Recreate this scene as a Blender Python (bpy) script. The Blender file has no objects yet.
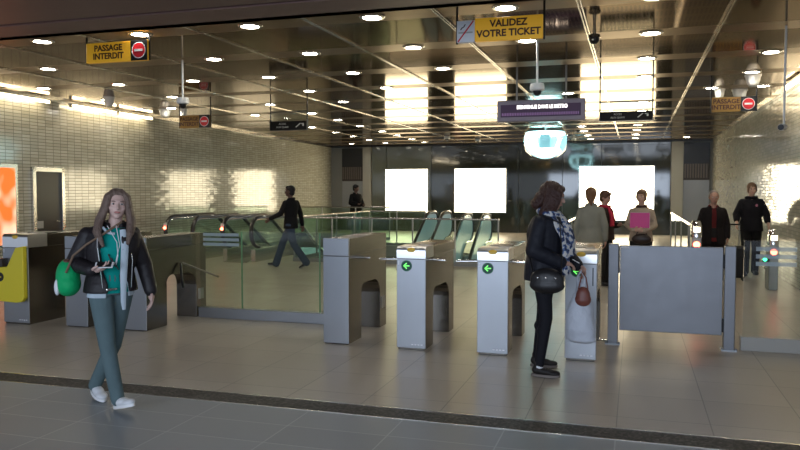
import bpy, bmesh, math, random
from mathutils import Vector, Matrix, Euler
random.seed(4)
PI = math.pi
S = bpy.context.scene
COL = S.collection
V = Vector

# ------------------------------------------------------------------ camera, world, lights, exposure
cd = bpy.data.cameras.new('camera'); cam = bpy.data.objects.new('camera', cd); COL.objects.link(cam)
cam.location = (0, 0, 1.62)
cam.rotation_euler = (math.radians(90 - 2.672), 0, math.radians(17.38))
cd.sensor_width = 36; cd.lens = 36 * 750 / 800; cd.clip_start = .05; cd.clip_end = 200
S.camera = cam
w = bpy.data.worlds.new('world'); S.world = w; w.use_nodes = True
w.node_tree.nodes['Background'].inputs[0].default_value = (.60, .68, .82, 1)
w.node_tree.nodes['Background'].inputs[1].default_value = .75
S.view_settings.view_transform = 'Standard'; S.view_settings.look = 'None'
S.view_settings.gamma = 1; S.view_settings.use_curve_mapping = False
S.view_settings.exposure = 0.35

def area(name, loc, rot, sx, sy, power, col):
    l = bpy.data.lights.new(name, 'AREA'); l.shape = 'RECTANGLE'; l.size = sx; l.size_y = sy
    l.energy = power; l.color = col
    o = bpy.data.objects.new(name, l); COL.objects.link(o); o.location = loc; o.rotation_euler = rot
    return o
# daylight falling in through the station entrance behind the viewer
area('entrance_daylight', (-2.0, -3.2, 2.0), (math.radians(78), 0, 0), 9, 1.8, 300, (.70, .82, 1.0))

# ------------------------------------------------------------------ materials
def nd(nt, t, **kw):
    n = nt.nodes.new(t)
    for k, v in kw.items(): setattr(n, k, v)
    return n
def setin(n, **kw):
    for k, v in kw.items():
        n.inputs[k.replace('_', ' ')].default_value = v
MATS = {}
def mat(name, col, rough=.5, metal=0, emit=None, es=0, spec=.5, bump=0, bscale=40, var=0, trans=0, ior=1.45, alpha=1, coat=0):
    if name in MATS: return MATS[name]
    m = bpy.data.materials.new(name); m.use_nodes = True; nt = m.node_tree
    b = nt.nodes['Principled BSDF']
    c = (*col, 1)
    b.inputs['Base Color'].default_value = c
    b.inputs['Roughness'].default_value = rough
    b.inputs['Metallic'].default_value = metal
    b.inputs['Specular IOR Level'].default_value = spec
    b.inputs['IOR'].default_value = ior
    b.inputs['Transmission Weight'].default_value = trans
    b.inputs['Alpha'].default_value = alpha
    b.inputs['Coat Weight'].default_value = coat
    if emit:
        b.inputs['Emission Color'].default_value = (*emit, 1); b.inputs['Emission Strength'].default_value = es
    if bump or var:
        tc = nd(nt, 'ShaderNodeTexCoord'); no = nd(nt, 'ShaderNodeTexNoise'); setin(no, Scale=bscale, Detail=4)
        nt.links.new(tc.outputs['Object'], no.inputs['Vector'])
        if bump:
            bp = nd(nt, 'ShaderNodeBump'); setin(bp, Strength=bump, Distance=.02)
            nt.links.new(no.outputs[0], bp.inputs['Height']); nt.links.new(bp.outputs[0], b.inputs['Normal'])
        if var:
            no2 = nd(nt, 'ShaderNodeTexNoise'); setin(no2, Scale=bscale * .25, Detail=3)
            nt.links.new(tc.outputs['Object'], no2.inputs['Vector'])
            mx = nd(nt, 'ShaderNodeMix', data_type='RGBA'); mx.inputs[6].default_value = (*[x * (1 - var) for x in col], 1)
            mx.inputs[7].default_value = (*[min(1, x * (1 + var)) for x in col], 1)
            nt.links.new(no2.outputs[0], mx.inputs[0]); nt.links.new(mx.outputs[2], b.inputs['Base Color'])
    MATS[name] = m
    return m

def math_n(nt, op, a, b=None, c=None):
    n = nd(nt, 'ShaderNodeMath', operation=op)
    for i, x in enumerate((a, b, c)):
        if x is None: continue
        if isinstance(x, (int, float)): n.inputs[i].default_value = x
        else: nt.links.new(x, n.inputs[i])
    return n.outputs[0]

def tile_wall(name):
    """glazed stack-bond tiles, each set at a very slightly different tilt"""
    m = bpy.data.materials.new(name); m.use_nodes = True; nt = m.node_tree; b = nt.nodes['Principled BSDF']
    tc = nd(nt, 'ShaderNodeTexCoord'); sp = nd(nt, 'ShaderNodeSeparateXYZ'); nt.links.new(tc.outputs['Object'], sp.inputs[0])
    u = math_n(nt, 'DIVIDE', sp.outputs['Y'], .21); v = math_n(nt, 'DIVIDE', sp.outputs['Z'], .062)
    fu = math_n(nt, 'FLOOR', u); fv = math_n(nt, 'FLOOR', v)
    cu = math_n(nt, 'FRACT', u); cv = math_n(nt, 'FRACT', v)
    du = math_n(nt, 'ABSOLUTE', math_n(nt, 'SUBTRACT', cu, .5)); dv = math_n(nt, 'ABSOLUTE', math_n(nt, 'SUBTRACT', cv, .5))
    j = math_n(nt, 'MAXIMUM', math_n(nt, 'GREATER_THAN', du, .474), math_n(nt, 'GREATER_THAN', dv, .42))
    cb = nd(nt, 'ShaderNodeCombineXYZ'); nt.links.new(fu, cb.inputs[0]); nt.links.new(fv, cb.inputs[1])
    wn = nd(nt, 'ShaderNodeTexWhiteNoise', noise_dimensions='2D'); nt.links.new(cb.outputs[0], wn.inputs['Vector'])
    # colour
    mx = nd(nt, 'ShaderNodeMix', data_type='RGBA'); mx.inputs[6].default_value = (.42, .40, .31, 1); mx.inputs[7].default_value = (.54, .52, .42, 1)
    nt.links.new(wn.outputs['Value'], mx.inputs[0])
    m2 = nd(nt, 'ShaderNodeMix', data_type='RGBA'); m2.inputs[7].default_value = (.13, .12, .09, 1)
    nt.links.new(mx.outputs[2], m2.inputs[6]); nt.links.new(j, m2.inputs[0]); nt.links.new(m2.outputs[2], b.inputs['Base Color'])
    r = nd(nt, 'ShaderNodeMapRange'); setin(r, To_Min=.11, To_Max=.8); nt.links.new(j, r.inputs['Value']); nt.links.new(r.outputs[0], b.inputs['Roughness'])
    # tilt of every tile
    g = nd(nt, 'ShaderNodeNewGeometry')
    s1 = nd(nt, 'ShaderNodeVectorMath', operation='SUBTRACT'); nt.links.new(wn.outputs['Color'], s1.inputs[0]); s1.inputs[1].default_value = (.5, .5, .5)
    s2 = nd(nt, 'ShaderNodeVectorMath', operation='MULTIPLY'); nt.links.new(s1.outputs[0], s2.inputs[0]); s2.inputs[1].default_value = (.0, .020, .016)
    s3 = nd(nt, 'ShaderNodeVectorMath', operation='ADD'); nt.links.new(s2.outputs[0], s3.inputs[0]); nt.links.new(g.outputs['Normal'], s3.inputs[1])
    s4 = nd(nt, 'ShaderNodeVectorMath', operation='NORMALIZE'); nt.links.new(s3.outputs[0], s4.inputs[0])
    nt.links.new(s4.outputs[0], b.inputs['Normal'])
    b.inputs['Specular IOR Level'].default_value = .7
    MATS[name] = m; return m

def tile_floor(name, c1, c2, cj, rough, sx, sy, ox=0, oy=0):
    m = bpy.data.materials.new(name); m.use_nodes = True; nt = m.node_tree; b = nt.nodes['Principled BSDF']
    tc = nd(nt, 'ShaderNodeTexCoord'); sp = nd(nt, 'ShaderNodeSeparateXYZ'); nt.links.new(tc.outputs['Object'], sp.inputs[0])
    u = math_n(nt, 'DIVIDE', math_n(nt, 'ADD', sp.outputs['X'], ox), sx); v = math_n(nt, 'DIVIDE', math_n(nt, 'ADD', sp.outputs['Y'], oy), sy)
    cb = nd(nt, 'ShaderNodeCombineXYZ'); nt.links.new(math_n(nt, 'FLOOR', u), cb.inputs[0]); nt.links.new(math_n(nt, 'FLOOR', v), cb.inputs[1])
    wn = nd(nt, 'ShaderNodeTexWhiteNoise', noise_dimensions='2D'); nt.links.new(cb.outputs[0], wn.inputs['Vector'])
    du = math_n(nt, 'ABSOLUTE', math_n(nt, 'SUBTRACT', math_n(nt, 'FRACT', u), .5)); dv = math_n(nt, 'ABSOLUTE', math_n(nt, 'SUBTRACT', math_n(nt, 'FRACT', v), .5))
    j = math_n(nt, 'MAXIMUM', math_n(nt, 'GREATER_THAN', du, .5 - .004 / sx), math_n(nt, 'GREATER_THAN', dv, .5 - .004 / sy))
    no = nd(nt, 'ShaderNodeTexNoise'); setin(no, Scale=1.3, Detail=6, Roughness=.65); nt.links.new(tc.outputs['Object'], no.inputs['Vector'])
    f = math_n(nt, 'ADD', math_n(nt, 'MULTIPLY', wn.outputs['Value'], .5), math_n(nt, 'MULTIPLY', no.outputs[0], .5))
    mx = nd(nt, 'ShaderNodeMix', data_type='RGBA'); mx.inputs[6].default_value = (*c1, 1); mx.inputs[7].default_value = (*c2, 1); nt.links.new(f, mx.inputs[0])
    m2 = nd(nt, 'ShaderNodeMix', data_type='RGBA'); m2.inputs[7].default_value = (*cj, 1)
    nt.links.new(mx.outputs[2], m2.inputs[6]); nt.links.new(j, m2.inputs[0]); nt.links.new(m2.outputs[2], b.inputs['Base Color'])
    r = math_n(nt, 'ADD', rough, math_n(nt, 'MULTIPLY', math_n(nt, 'SUBTRACT', no.outputs[0], .5), .25))
    nt.links.new(r, b.inputs['Roughness'])
    bp = nd(nt, 'ShaderNodeBump'); setin(bp, Strength=.25, Distance=.002); bp.invert = True
    nt.links.new(j, bp.inputs['Height']); nt.links.new(bp.outputs[0], b.inputs['Normal'])
    MATS[name] = m; return m

def ceiling_mat(name):
    """metal cassettes: a plain band at each row of lamps, finely ribbed and perforated metal between"""
    m = bpy.data.materials.new(name); m.use_nodes = True; nt = m.node_tree; b = nt.nodes['Principled BSDF']
    tc = nd(nt, 'ShaderNodeTexCoord'); sp = nd(nt, 'ShaderNodeSeparateXYZ'); nt.links.new(tc.outputs['Object'], sp.inputs[0])
    y = math_n(nt, 'DIVIDE', math_n(nt, 'SUBTRACT', sp.outputs['Y'], 7.37), 1.69)
    d = math_n(nt, 'ABSOLUTE', math_n(nt, 'SUBTRACT', math_n(nt, 'FRACT', math_n(nt, 'ADD', y, .5)), .5))
    band = math_n(nt, 'LESS_THAN', d, .125)
    rib = math_n(nt, 'FRACT', math_n(nt, 'DIVIDE', sp.outputs['Y'], .14))
    ribm = math_n(nt, 'LESS_THAN', rib, .35)
    hx = math_n(nt, 'ABSOLUTE', math_n(nt, 'SUBTRACT', math_n(nt, 'FRACT', math_n(nt, 'DIVIDE', sp.outputs['X'], .042)), .5))
    slot = math_n(nt, 'FRACT', math_n(nt, 'DIVIDE', math_n(nt, 'SUBTRACT', sp.outputs['Y'], 7.37 + .211), .3168))
    hole = math_n(nt, 'MULTIPLY', math_n(nt, 'LESS_THAN', hx, .26), math_n(nt, 'GREATER_THAN', slot, .30))
    side = math_n(nt, 'GREATER_THAN', sp.outputs['X'], -1.95)
    hole = math_n(nt, 'MULTIPLY', math_n(nt, 'MULTIPLY', hole, side), math_n(nt, 'LESS_THAN', sp.outputs['X'], .85))
    nb = math_n(nt, 'SUBTRACT', 1, band)
    hole = math_n(nt, 'MULTIPLY', hole, nb)
    mx = nd(nt, 'ShaderNodeMix', data_type='RGBA'); mx.inputs[6].default_value = (.22, .165, .11, 1); mx.inputs[7].default_value = (.42, .34, .25, 1)
    nt.links.new(band, mx.inputs[0])
    m2 = nd(nt, 'ShaderNodeMix', data_type='RGBA'); m2.inputs[7].default_value = (.03, .025, .02, 1)
    nt.links.new(mx.outputs[2], m2.inputs[6]); nt.links.new(hole, m2.inputs[0])
    no = nd(nt, 'ShaderNodeTexNoise'); setin(no, Scale=.8, Detail=4); nt.links.new(tc.outputs['Object'], no.inputs['Vector'])
    m3 = nd(nt, 'ShaderNodeMix', data_type='RGBA', blend_type='MULTIPLY'); m3.inputs[0].default_value = .5
    nt.links.new(m2.outputs[2], m3.inputs[6]); nt.links.new(no.outputs[0], m3.inputs[7]); nt.links.new(m3.outputs[2], b.inputs['Base Color'])
    b.inputs['Metallic'].default_value = .62; b.inputs['Specular IOR Level'].default_value = .25; b.inputs['Specular Tint'].default_value = (.46, .36, .25, 1)
    r = math_n(nt, 'ADD', .075, math_n(nt, 'MULTIPLY', band, .2)); nt.links.new(r, b.inputs['Roughness'])
    h = math_n(nt, 'MULTIPLY', math_n(nt, 'MULTIPLY', ribm, nb), 1.0)
    bp = nd(nt, 'ShaderNodeBump'); setin(bp, Strength=.03, Distance=.002); nt.links.new(h, bp.inputs['Height']); nt.links.new(bp.outputs[0], b.inputs['Normal'])
    MATS[name] = m; return m

def granite(name):
    m = bpy.data.materials.new(name); m.use_nodes = True; nt = m.node_tree; b = nt.nodes['Principled BSDF']
    tc = nd(nt, 'ShaderNodeTexCoord'); no = nd(nt, 'ShaderNodeTexVoronoi'); setin(no, Scale=55)
    nt.links.new(tc.outputs['Object'], no.inputs['Vector'])
    cr = nd(nt, 'ShaderNodeValToRGB'); cr.color_ramp.elements[0].color = (.010, .009, .008, 1); cr.color_ramp.elements[1].color = (.10, .09, .08, 1)
    cr.color_ramp.elements[0].position = .35; nt.links.new(no.outputs['Color'], cr.inputs[0]); nt.links.new(cr.outputs[0], b.inputs['Base Color'])
    b.inputs['Roughness'].default_value = .55; b.inputs['Specular IOR Level'].default_value = .3; MATS[name] = m; return m

def brushed(name, col, rough=.3, vertical=True):
    m = mat(name, col, rough, 1); nt = m.node_tree; b = nt.nodes['Principled BSDF']
    tc = nd(nt, 'ShaderNodeTexCoord'); mp = nd(nt, 'ShaderNodeMapping'); mp.inputs['Scale'].default_value = (160, 160, 3) if vertical else (3, 160, 160)
    no = nd(nt, 'ShaderNodeTexNoise'); setin(no, Scale=1, Detail=3); nt.links.new(tc.outputs['Object'], mp.inputs[0]); nt.links.new(mp.outputs[0], no.inputs['Vector'])
    n2 = nd(nt, 'ShaderNodeTexNoise'); setin(n2, Scale=6, Detail=5); nt.links.new(tc.outputs['Object'], n2.inputs['Vector'])
    r = math_n(nt, 'ADD', rough - .12, math_n(nt, 'ADD', math_n(nt, 'MULTIPLY', no.outputs[0], .12), math_n(nt, 'MULTIPLY', n2.outputs[0], .14)))
    nt.links.new(r, b.inputs['Roughness'])
    bp = nd(nt, 'ShaderNodeBump'); setin(bp, Strength=.05, Distance=.002); nt.links.new(no.outputs[0], bp.inputs['Height']); nt.links.new(bp.outputs[0], b.inputs['Normal'])
    return m

def glass(name, tint, refl=1.0):
    """thin pane: tinted see-through with fresnel gloss"""
    m = bpy.data.materials.new(name); m.use_nodes = True; nt = m.node_tree; nt.nodes.clear()
    out = nd(nt, 'ShaderNodeOutputMaterial'); mx = nd(nt, 'ShaderNodeMixShader'); fr = nd(nt, 'ShaderNodeFresnel'); fr.inputs[0].default_value = 1.5
    tr = nd(nt, 'ShaderNodeBsdfTransparent'); tr.inputs[0].default_value = (*tint, 1)
    gl = nd(nt, 'ShaderNodeBsdfGlossy'); gl.inputs['Roughness'].default_value = .03; gl.inputs[0].default_value = (refl, refl, refl, 1)
    gm_ = nd(nt, 'ShaderNodeNewGeometry'); fc = math_n(nt, 'MULTIPLY', fr.outputs[0], math_n(nt, 'SUBTRACT', 1, gm_.outputs['Backfacing']))
    nt.links.new(fc, mx.inputs[0]); nt.links.new(tr.outputs[0], mx.inputs[1]); nt.links.new(gl.outputs[0], mx.inputs[2]); nt.links.new(mx.outputs[0], out.inputs[0])
    MATS[name] = m; return m

M = {}
M['tile'] = tile_wall('glazed wall tile')
M['floor'] = tile_floor('beige floor tile', (.34, .30, .25), (.43, .385, .325), (.20, .185, .15), .33, .62, .62, .1, .06)
M['floor2'] = tile_floor('grey floor tile', (.21, .235, .25), (.28, .31, .33), (.38, .41, .43), .42, .72, .36, .1, .05)
M['ceil'] = ceiling_mat('ceiling metal')
M['soffit'] = mat('dark brown metal', (.15, .085, .075), .45, .3, bump=.1, bscale=3, var=.25)
M['granite'] = granite('black speckled granite')
M['steel'] = brushed('brushed steel', (.36, .375, .40), .38)
M['steel_dark'] = brushed('dark brushed steel', (.30, .285, .25), .36)
M['steel_side'] = mat('side steel', (.20, .185, .165), .24, 1, var=.08, bscale=6)
M['chrome'] = mat('polished steel', (.78, .78, .78), .14, 1)
M['alu'] = mat('aluminium', (.62, .60, .55), .25, 1)
M['rail'] = mat('pale rail', (.72, .66, .52), .25, .6)
M['black'] = mat('black plastic', (.012, .012, .012), .35)
M['rubber'] = mat('black rubber', (.015, .014, .013), .3, coat=.5)
M['white'] = mat('white plastic', (.75, .74, .70), .4)
M['grey'] = mat('grey metal', (.30, .30, .29), .45, .3)
M['glass'] = glass('green tinted glass', (.84, .885, .82))
M['glass_c'] = glass('clear glass', (.90, .93, .93))
M['glass_rear'] = glass('rear green glass', (.82, .90, .84))
M['frost'] = mat('frosted film', (.50, .60, .66), .6, alpha=.45)
M['dark_glass'] = mat('dark cladding glass', (.035, .040, .030), .05, 0, spec=.9)
M['green_glass'] = mat('reflection-toned green glass', (.13, .14, .105), .07, 0, spec=.8)  # lighter than the dark cladding: reflected wall put into its colour
M['panel'] = mat('lit advert panel', (1, 1, 1), .5, emit=(1, .86, .57), es=8)
M['bulb'] = mat('downlight diffuser', (1, 1, 1), .5, emit=(1, .94, .82), es=48)
M['tube'] = mat('fluorescent tube', (1, 1, 1), .5, emit=(1, .84, .58), es=16)
M['cyan'] = mat('cyan white tube', (1, 1, 1), .5, emit=(.62, .95, 1), es=9)
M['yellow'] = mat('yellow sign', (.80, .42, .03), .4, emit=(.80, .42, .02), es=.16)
M['yellow_case'] = mat('yellow casing', (.85, .70, .04), .4)
M['yellow_plate'] = mat('yellow oval plate', (.85, .55, .08), .4)
M['red'] = mat('sign red', (.65, .02, .03), .4)
M['ink'] = mat('sign dark lettering', (.06, .015, .01), .5)
M['signwhite'] = mat('sign white', (.78, .78, .80), .5)
M['greytext'] = mat('grey lettering', (.45, .44, .40), .5)
M['redlamp'] = mat('red lamp', (.8, .05, .03), .4, emit=(1, .10, .05), es=14)
M['greenlamp'] = mat('green lamp', (.05, .7, .2), .4, emit=(.05, 1, .35), es=5)
M['arrow'] = mat('green arrow', (.2, .9, .2), .4, emit=(.18, .95, .15), es=.9)
M['disc'] = mat('dark green disc', (.01, .07, .05), .35)
M['ledwhite'] = mat('lit letters', (1, 1, 1), .4, emit=(1, .93, .9), es=2.5)
M['ledpurple'] = mat('led board purple', (.022, .009, .028), .5, emit=(.22, .07, .27), es=.05)
M['ledbar'] = mat('unlit led column', (.2, .1, .25), .4, emit=(.5, .25, .6), es=.15)
M['mauve'] = mat('grey mauve case', (.20, .17, .20), .45, .2)

# ------------------------------------------------------------------ mesh helpers
def BM(): return bmesh.new()
def _xf(bm, verts, loc, rot=None):
    mtx = Matrix.Translation(V(loc))
    if rot is not None: mtx = mtx @ Euler(rot).to_matrix().to_4x4()
    bmesh.ops.transform(bm, matrix=mtx, verts=verts)
def box(bm, x0, x1, y0, y1, z0, z1):
    r = bmesh.ops.create_cube(bm, size=1)
    for v in r['verts']:
        v.co = V((x0 + (v.co.x + .5) * (x1 - x0), y0 + (v.co.y + .5) * (y1 - y0), z0 + (v.co.z + .5) * (z1 - z0)))
    return r['verts']
def cbox(bm, c, s, rot=None):
    r = bmesh.ops.create_cube(bm, size=1)
    for v in r['verts']: v.co = V((v.co.x * s[0], v.co.y * s[1], v.co.z * s[2]))
    _xf(bm, r['verts'], c, rot); return r['verts']
def align(p0, p1):
    d = V(p1) - V(p0)
    return Matrix.Translation((V(p0) + V(p1)) / 2) @ d.to_track_quat('Z', 'Y').to_matrix().to_4x4(), d.length
def cone(bm, p0, p1, r0, r1=None, seg=16, caps=True):
    if r1 is None: r1 = r0
    mtx, L = align(p0, p1)
    r = bmesh.ops.create_cone(bm, cap_ends=caps, segments=seg, radius1=r0, radius2=r1, depth=L, matrix=mtx)
    return r['verts']
def sph(bm, c, r, sc=(1, 1, 1), rot=None, u=16, v=10):
    q = bmesh.ops.create_uvsphere(bm, u_segments=u, v_segments=v, radius=r)
    for x in q['verts']: x.co = V((x.co.x * sc[0], x.co.y * sc[1], x.co.z * sc[2]))
    if rot is not None and not isinstance(rot, (tuple, Euler)):
        for x in q['verts']: x.co = rot @ x.co
        rot = None
    _xf(bm, q['verts'], c, rot); return q['verts']
def rc(bm, p0, p1, r0, r1, seg=14):
    cone(bm, p0, p1, r0, r1, seg); sph(bm, p0, r0, u=seg, v=8); sph(bm, p1, r1, u=seg, v=8)
def tube(bm, pts, r, seg=10, flat=None):
    """swept tube along points; r scalar or list"""
    pts = [V(p) for p in pts]; n = len(pts); rs = r if isinstance(r, (list, tuple)) else [r] * n
    rings = []; up = None
    for i, p in enumerate(pts):
        t = (pts[min(i + 1, n - 1)] - pts[max(i - 1, 0)]).normalized()
        if up is None:
            up = V((0, 0, 1)) if abs(t.z) < .9 else V((0, 1, 0))
        s = t.cross(up).normalized(); up = s.cross(t).normalized()
        ring = []
        for k in range(seg):
            a = 2 * PI * k / seg
            ring.append(bm.verts.new(p + s * math.cos(a) * rs[i] * (flat[0] if flat else 1) + up * math.sin(a) * rs[i] * (flat[1] if flat else 1)))
        rings.append(ring)
    for a, b in zip(rings, rings[1:]):
        for k in range(seg): bm.faces.new((a[k], a[(k + 1) % seg], b[(k + 1) % seg], b[k]))
    bm.faces.new(rings[0][::-1]); bm.faces.new(rings[-1])
def lathe(bm, prof, seg=24, loc=(0, 0, 0)):
    rings = []
    for r, z in prof:
        if r < 1e-5: rings.append([bm.verts.new(V((0, 0, z)) + V(loc))])
        else: rings.append([bm.verts.new(V((r * math.cos(2 * PI * k / seg), r * math.sin(2 * PI * k / seg), z)) + V(loc)) for k in range(seg)])
    for a, b in zip(rings, rings[1:]):
        for k in range(seg):
            q = []
            for p in ((a, k), (a, k + 1), (b, k + 1), (b, k)):
                v = p[0][p[1] % len(p[0])]
                if v not in q: q.append(v)
            if len(q) > 2: bm.faces.new(q)
def prism(bm, poly, x0, x1, axis='X'):
    """poly in the plane across axis; X: (y,z)  Y: (x,z)  Z: (x,y)"""
    def P(a, b, t): return {'X': (t, a, b), 'Y': (a, t, b), 'Z': (a, b, t)}[axis]
    A = [bm.verts.new(P(a, b, x0)) for a, b in poly]; B = [bm.verts.new(P(a, b, x1)) for a, b in poly]
    n = len(poly)
    for k in range(n): bm.faces.new((A[k], A[(k + 1) % n], B[(k + 1) % n], B[k]))
    bm.faces.new(A[::-1]); bm.faces.new(B)
def loft(bm, rings, seg=24):
    """rings: (centre, half width, half depth, yaw) elliptical, closed ends"""
    R = []
    for c, a, b, yaw in rings:
        cs, sn = math.cos(yaw), math.sin(yaw)
        R.append([bm.verts.new(V(c) + V((a * math.cos(t) * cs - b * math.sin(t) * sn, a * math.cos(t) * sn + b * math.sin(t) * cs, 0)))
                  for t in [2 * PI * k / seg for k in range(seg)]])
    for A, B in zip(R, R[1:]):
        for k in range(seg): bm.faces.new((A[k], A[(k + 1) % seg], B[(k + 1) % seg], B[k]))
    bm.faces.new(R[0][::-1]); bm.faces.new(R[-1])
def shell(bm, rings, gap, th, seg=30, front=-PI / 2):
    """open-fronted garment: elliptical arcs with thickness; gap = half angle of the opening (one value per ring)"""
    R = []
    for (c, a, b, yaw), g in zip(rings, gap):
        cs, sn = math.cos(yaw), math.sin(yaw); o, i = [], []
        for k in range(seg + 1):
            t = front + g + (2 * PI - 2 * g) * k / seg
            for lst, d in ((o, 0), (i, -th)):
                lst.append(bm.verts.new(V(c) + V(((a + d) * math.cos(t) * cs - (b + d) * math.sin(t) * sn, (a + d) * math.cos(t) * sn + (b + d) * math.sin(t) * cs, 0))))
        R.append((o, i))
    for (o1, i1), (o2, i2) in zip(R, R[1:]):
        for k in range(seg):
            bm.faces.new((o1[k], o1[k + 1], o2[k + 1], o2[k])); bm.faces.new((i1[k], i2[k], i2[k + 1], i1[k + 1]))
        bm.faces.new((o1[0], o2[0], i2[0], i1[0])); bm.faces.new((o1[-1], i1[-1], i2[-1], o2[-1]))
    for (o, i), fl in ((R[0], 0), (R[-1], 1)):
        for k in range(seg):
            q = (o[k], i[k], i[k + 1], o[k + 1]); bm.faces.new(q if not fl else q[::-1])

def obj(name, bm, m, parent=None, loc=None, smooth=False, bevel=0, rotz=0):
    bmesh.ops.recalc_face_normals(bm, faces=bm.faces)
    me = bpy.data.meshes.new(name); bm.to_mesh(me); bm.free()
    if smooth:
        for p in me.polygons: p.use_smooth = True
        me.set_sharp_from_angle(angle=math.radians(42))
    me.materials.append(m)
    o = bpy.data.objects.new(name, me); COL.objects.link(o)
    if parent: o.parent = parent
    if loc: o.location = loc
    if rotz: o.rotation_euler.z = rotz
    if bevel:
        b = o.modifiers.new('bevel', 'BEVEL'); b.width = bevel; b.segments = 2; b.limit_method = 'ANGLE'
    return o
def thing(name, label, cat, loc=(0, 0, 0), rotz=0, group=None):
    o = bpy.data.objects.new(name, None); o.empty_display_size = .1; COL.objects.link(o)
    o.location = loc; o.rotation_euler = (0, 0, rotz); o['label'] = label; o['category'] = cat
    if group: o['group'] = group
    return o
def tag(o, label, cat, group=None):
    o['label'] = label; o['category'] = cat
    if group: o['group'] = group
    return o
def struct(name, bm, m, **k):
    o = obj(name, bm, m, **k); o['kind'] = 'structure'; return o
def copy_tree(o, parent=None):
    c = o.copy(); COL.objects.link(c)
    if parent: c.parent = parent
    for ch in list(o.children): copy_tree(ch, c)
    return c
def remesh(name, bm, m, vox, parent=None, smooth=6, rough_bm=False, loc=None):
    """union of overlapping closed shapes as one continuous skin"""
    bmesh.ops.recalc_face_normals(bm, faces=bm.faces)
    me = bpy.data.meshes.new('t'); bm.to_mesh(me); bm.free()
    t = bpy.data.objects.new('t', me); COL.objects.link(t)
    r = t.modifiers.new('r', 'REMESH'); r.mode = 'VOXEL'; r.voxel_size = vox; r.use_smooth_shade = True
    if smooth:
        s = t.modifiers.new('s', 'SMOOTH'); s.factor = .5; s.iterations = smooth
    dg = bpy.context.evaluated_depsgraph_get(); dg.update()
    me2 = bpy.data.meshes.new_from_object(t.evaluated_get(dg)); me2.name = name
    bpy.data.objects.remove(t); bpy.data.meshes.remove(me)
    me2.materials.clear(); me2.materials.append(m)
    for p in me2.polygons: p.use_smooth = True
    o = bpy.data.objects.new(name, me2); COL.objects.link(o)
    if parent: o.parent = parent
    if loc: o.location = loc
    return o
def text(name, s, size, m, parent, loc, rot=(PI / 2, 0, 0), ext=.002, sx=1, align='CENTER', bold=0.0):
    cu = bpy.data.curves.new(name, 'FONT'); cu.body = s; cu.size = size; cu.extrude = ext; cu.align_x = align; cu.align_y = 'CENTER'; cu.offset = bold
    cu.resolution_u = 3
    t = bpy.data.objects.new('t', cu); COL.objects.link(t)
    dg = bpy.context.evaluated_depsgraph_get(); dg.update()
    me = bpy.data.meshes.new_from_object(t.evaluated_get(dg)); me.name = name; bpy.data.objects.remove(t)
    me.materials.clear(); me.materials.append(m)
    o = bpy.data.objects.new(name, me); COL.objects.link(o); o.parent = parent; o.location = loc; o.rotation_euler = rot; o.scale = (sx, 1, 1)
    return o

# ------------------------------------------------------------------ structure
H = 3.4; FAR = 28.6; SOF = 2.93
WL0, WLA = -10.33, math.atan(1.04 / 18.89)      # left wall: x at y=0 and its slight skew
def wl(y): return WL0 - math.tan(WLA) * y       # x of the left wall face
XR = 2.6
bm = BM()   # floor with the two escalator openings left out
Y0 = 5.25
PITS = [(-10.75, -7.75, 17.0, 23.0), (-7.3, -3.35, 15.7, 20.6)]
xs = sorted({-12.6, XR + .3, *[p[0] for p in PITS], *[p[1] for p in PITS]}); ys = sorted({Y0, FAR + .2, *[p[2] for p in PITS], *[p[3] for p in PITS]})
for a, b in zip(xs, xs[1:]):
    for c, d in zip(ys, ys[1:]):
        mx_, my_ = (a + b) / 2, (c + d) / 2
        if not any(p[0] < mx_ < p[1] and p[2] < my_ < p[3] for p in PITS): box(bm, a, b, c, d, -.3, 0)
box(bm, -4.6, -3.35, 18.7, 20.6, -.3, 0)
bmesh.ops.remove_doubles(bm, verts=bm.verts, dist=.0005)
struct('floor', bm, M['floor'])
bm = BM(); box(bm, -12.6, 3.6, -5, 4.995, -.3, 0); struct('floor.001', bm, M['floor2'])
bm = BM(); box(bm, -12.6, 3.6, 5.005, 5.235, -.3, .001); struct('trim_1', bm, M['granite'])
bm = BM(); box(bm, -12.6, 3.6, 5.235, 5.25, -.3, .003); struct('trim_2', bm, M['alu'])
bm = BM(); box(bm, -12.6, 3.6, 4.995, 5.005, -.3, .003); struct('trim_3', bm, M['alu'])
# lower level under the openings
for i, (a, b, c, d) in enumerate(PITS):
    bm = BM()
    box(bm, a - .2, b + .2, c - .2, d + 4, -5.0, -4.8)
    box(bm, a - .15, a, c - .15, d + .15, -4.8, -.3); box(bm, b, b + .15, c - .15, d + .15, -4.8, -.3)
    if i == 0: box(bm, a - .15, b + .15, c - .15, c, -4.8, -.3)
    else: box(bm, a - .15, b + .15, d, d + .15, -4.8, -.3)
    struct('trim_%d' % (4 + i), bm, mat('pit lining', (.22, .23, .19), .5))
bm = BM(); box(bm, -12.6, XR + .3, 5.3, FAR + .2, H, H + .12); struct('ceiling', bm, M['ceil'])
bm = BM(); box(bm, -12.6, 3.6, -5, 4.80, SOF, SOF + .1); box(bm, -12.6, 3.6, 4.86, 5.3, SOF, SOF + .1); box(bm, -12.6, 3.6, 5.2, 5.3, SOF, H + .12)
box(bm, -12.6, 3.6, -5, 5.2, SOF + .25, SOF + .3)
struct('ceiling.001', bm, M['soffit'])
bm = BM(); box(bm, -.3, 0, -.0, 23.7, -.3, H + .1)
struct('wall_left', bm, M['tile'], loc=(wl(5.25), 5.25, 0), rotz=WLA)
bm = BM(); box(bm, 0, .3, 0, 23.7, -.3, H + .1)
struct('wall_right', bm, M['tile'], loc=(XR - .05, 5.25, 0), rotz=-.002)
bm = BM(); box(bm, -12.6, XR + .4, FAR, FAR + .25, -.3, H + .1); struct('wall_far', bm, mat('far wall grey', (.25, .25, .23), .5))
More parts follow.
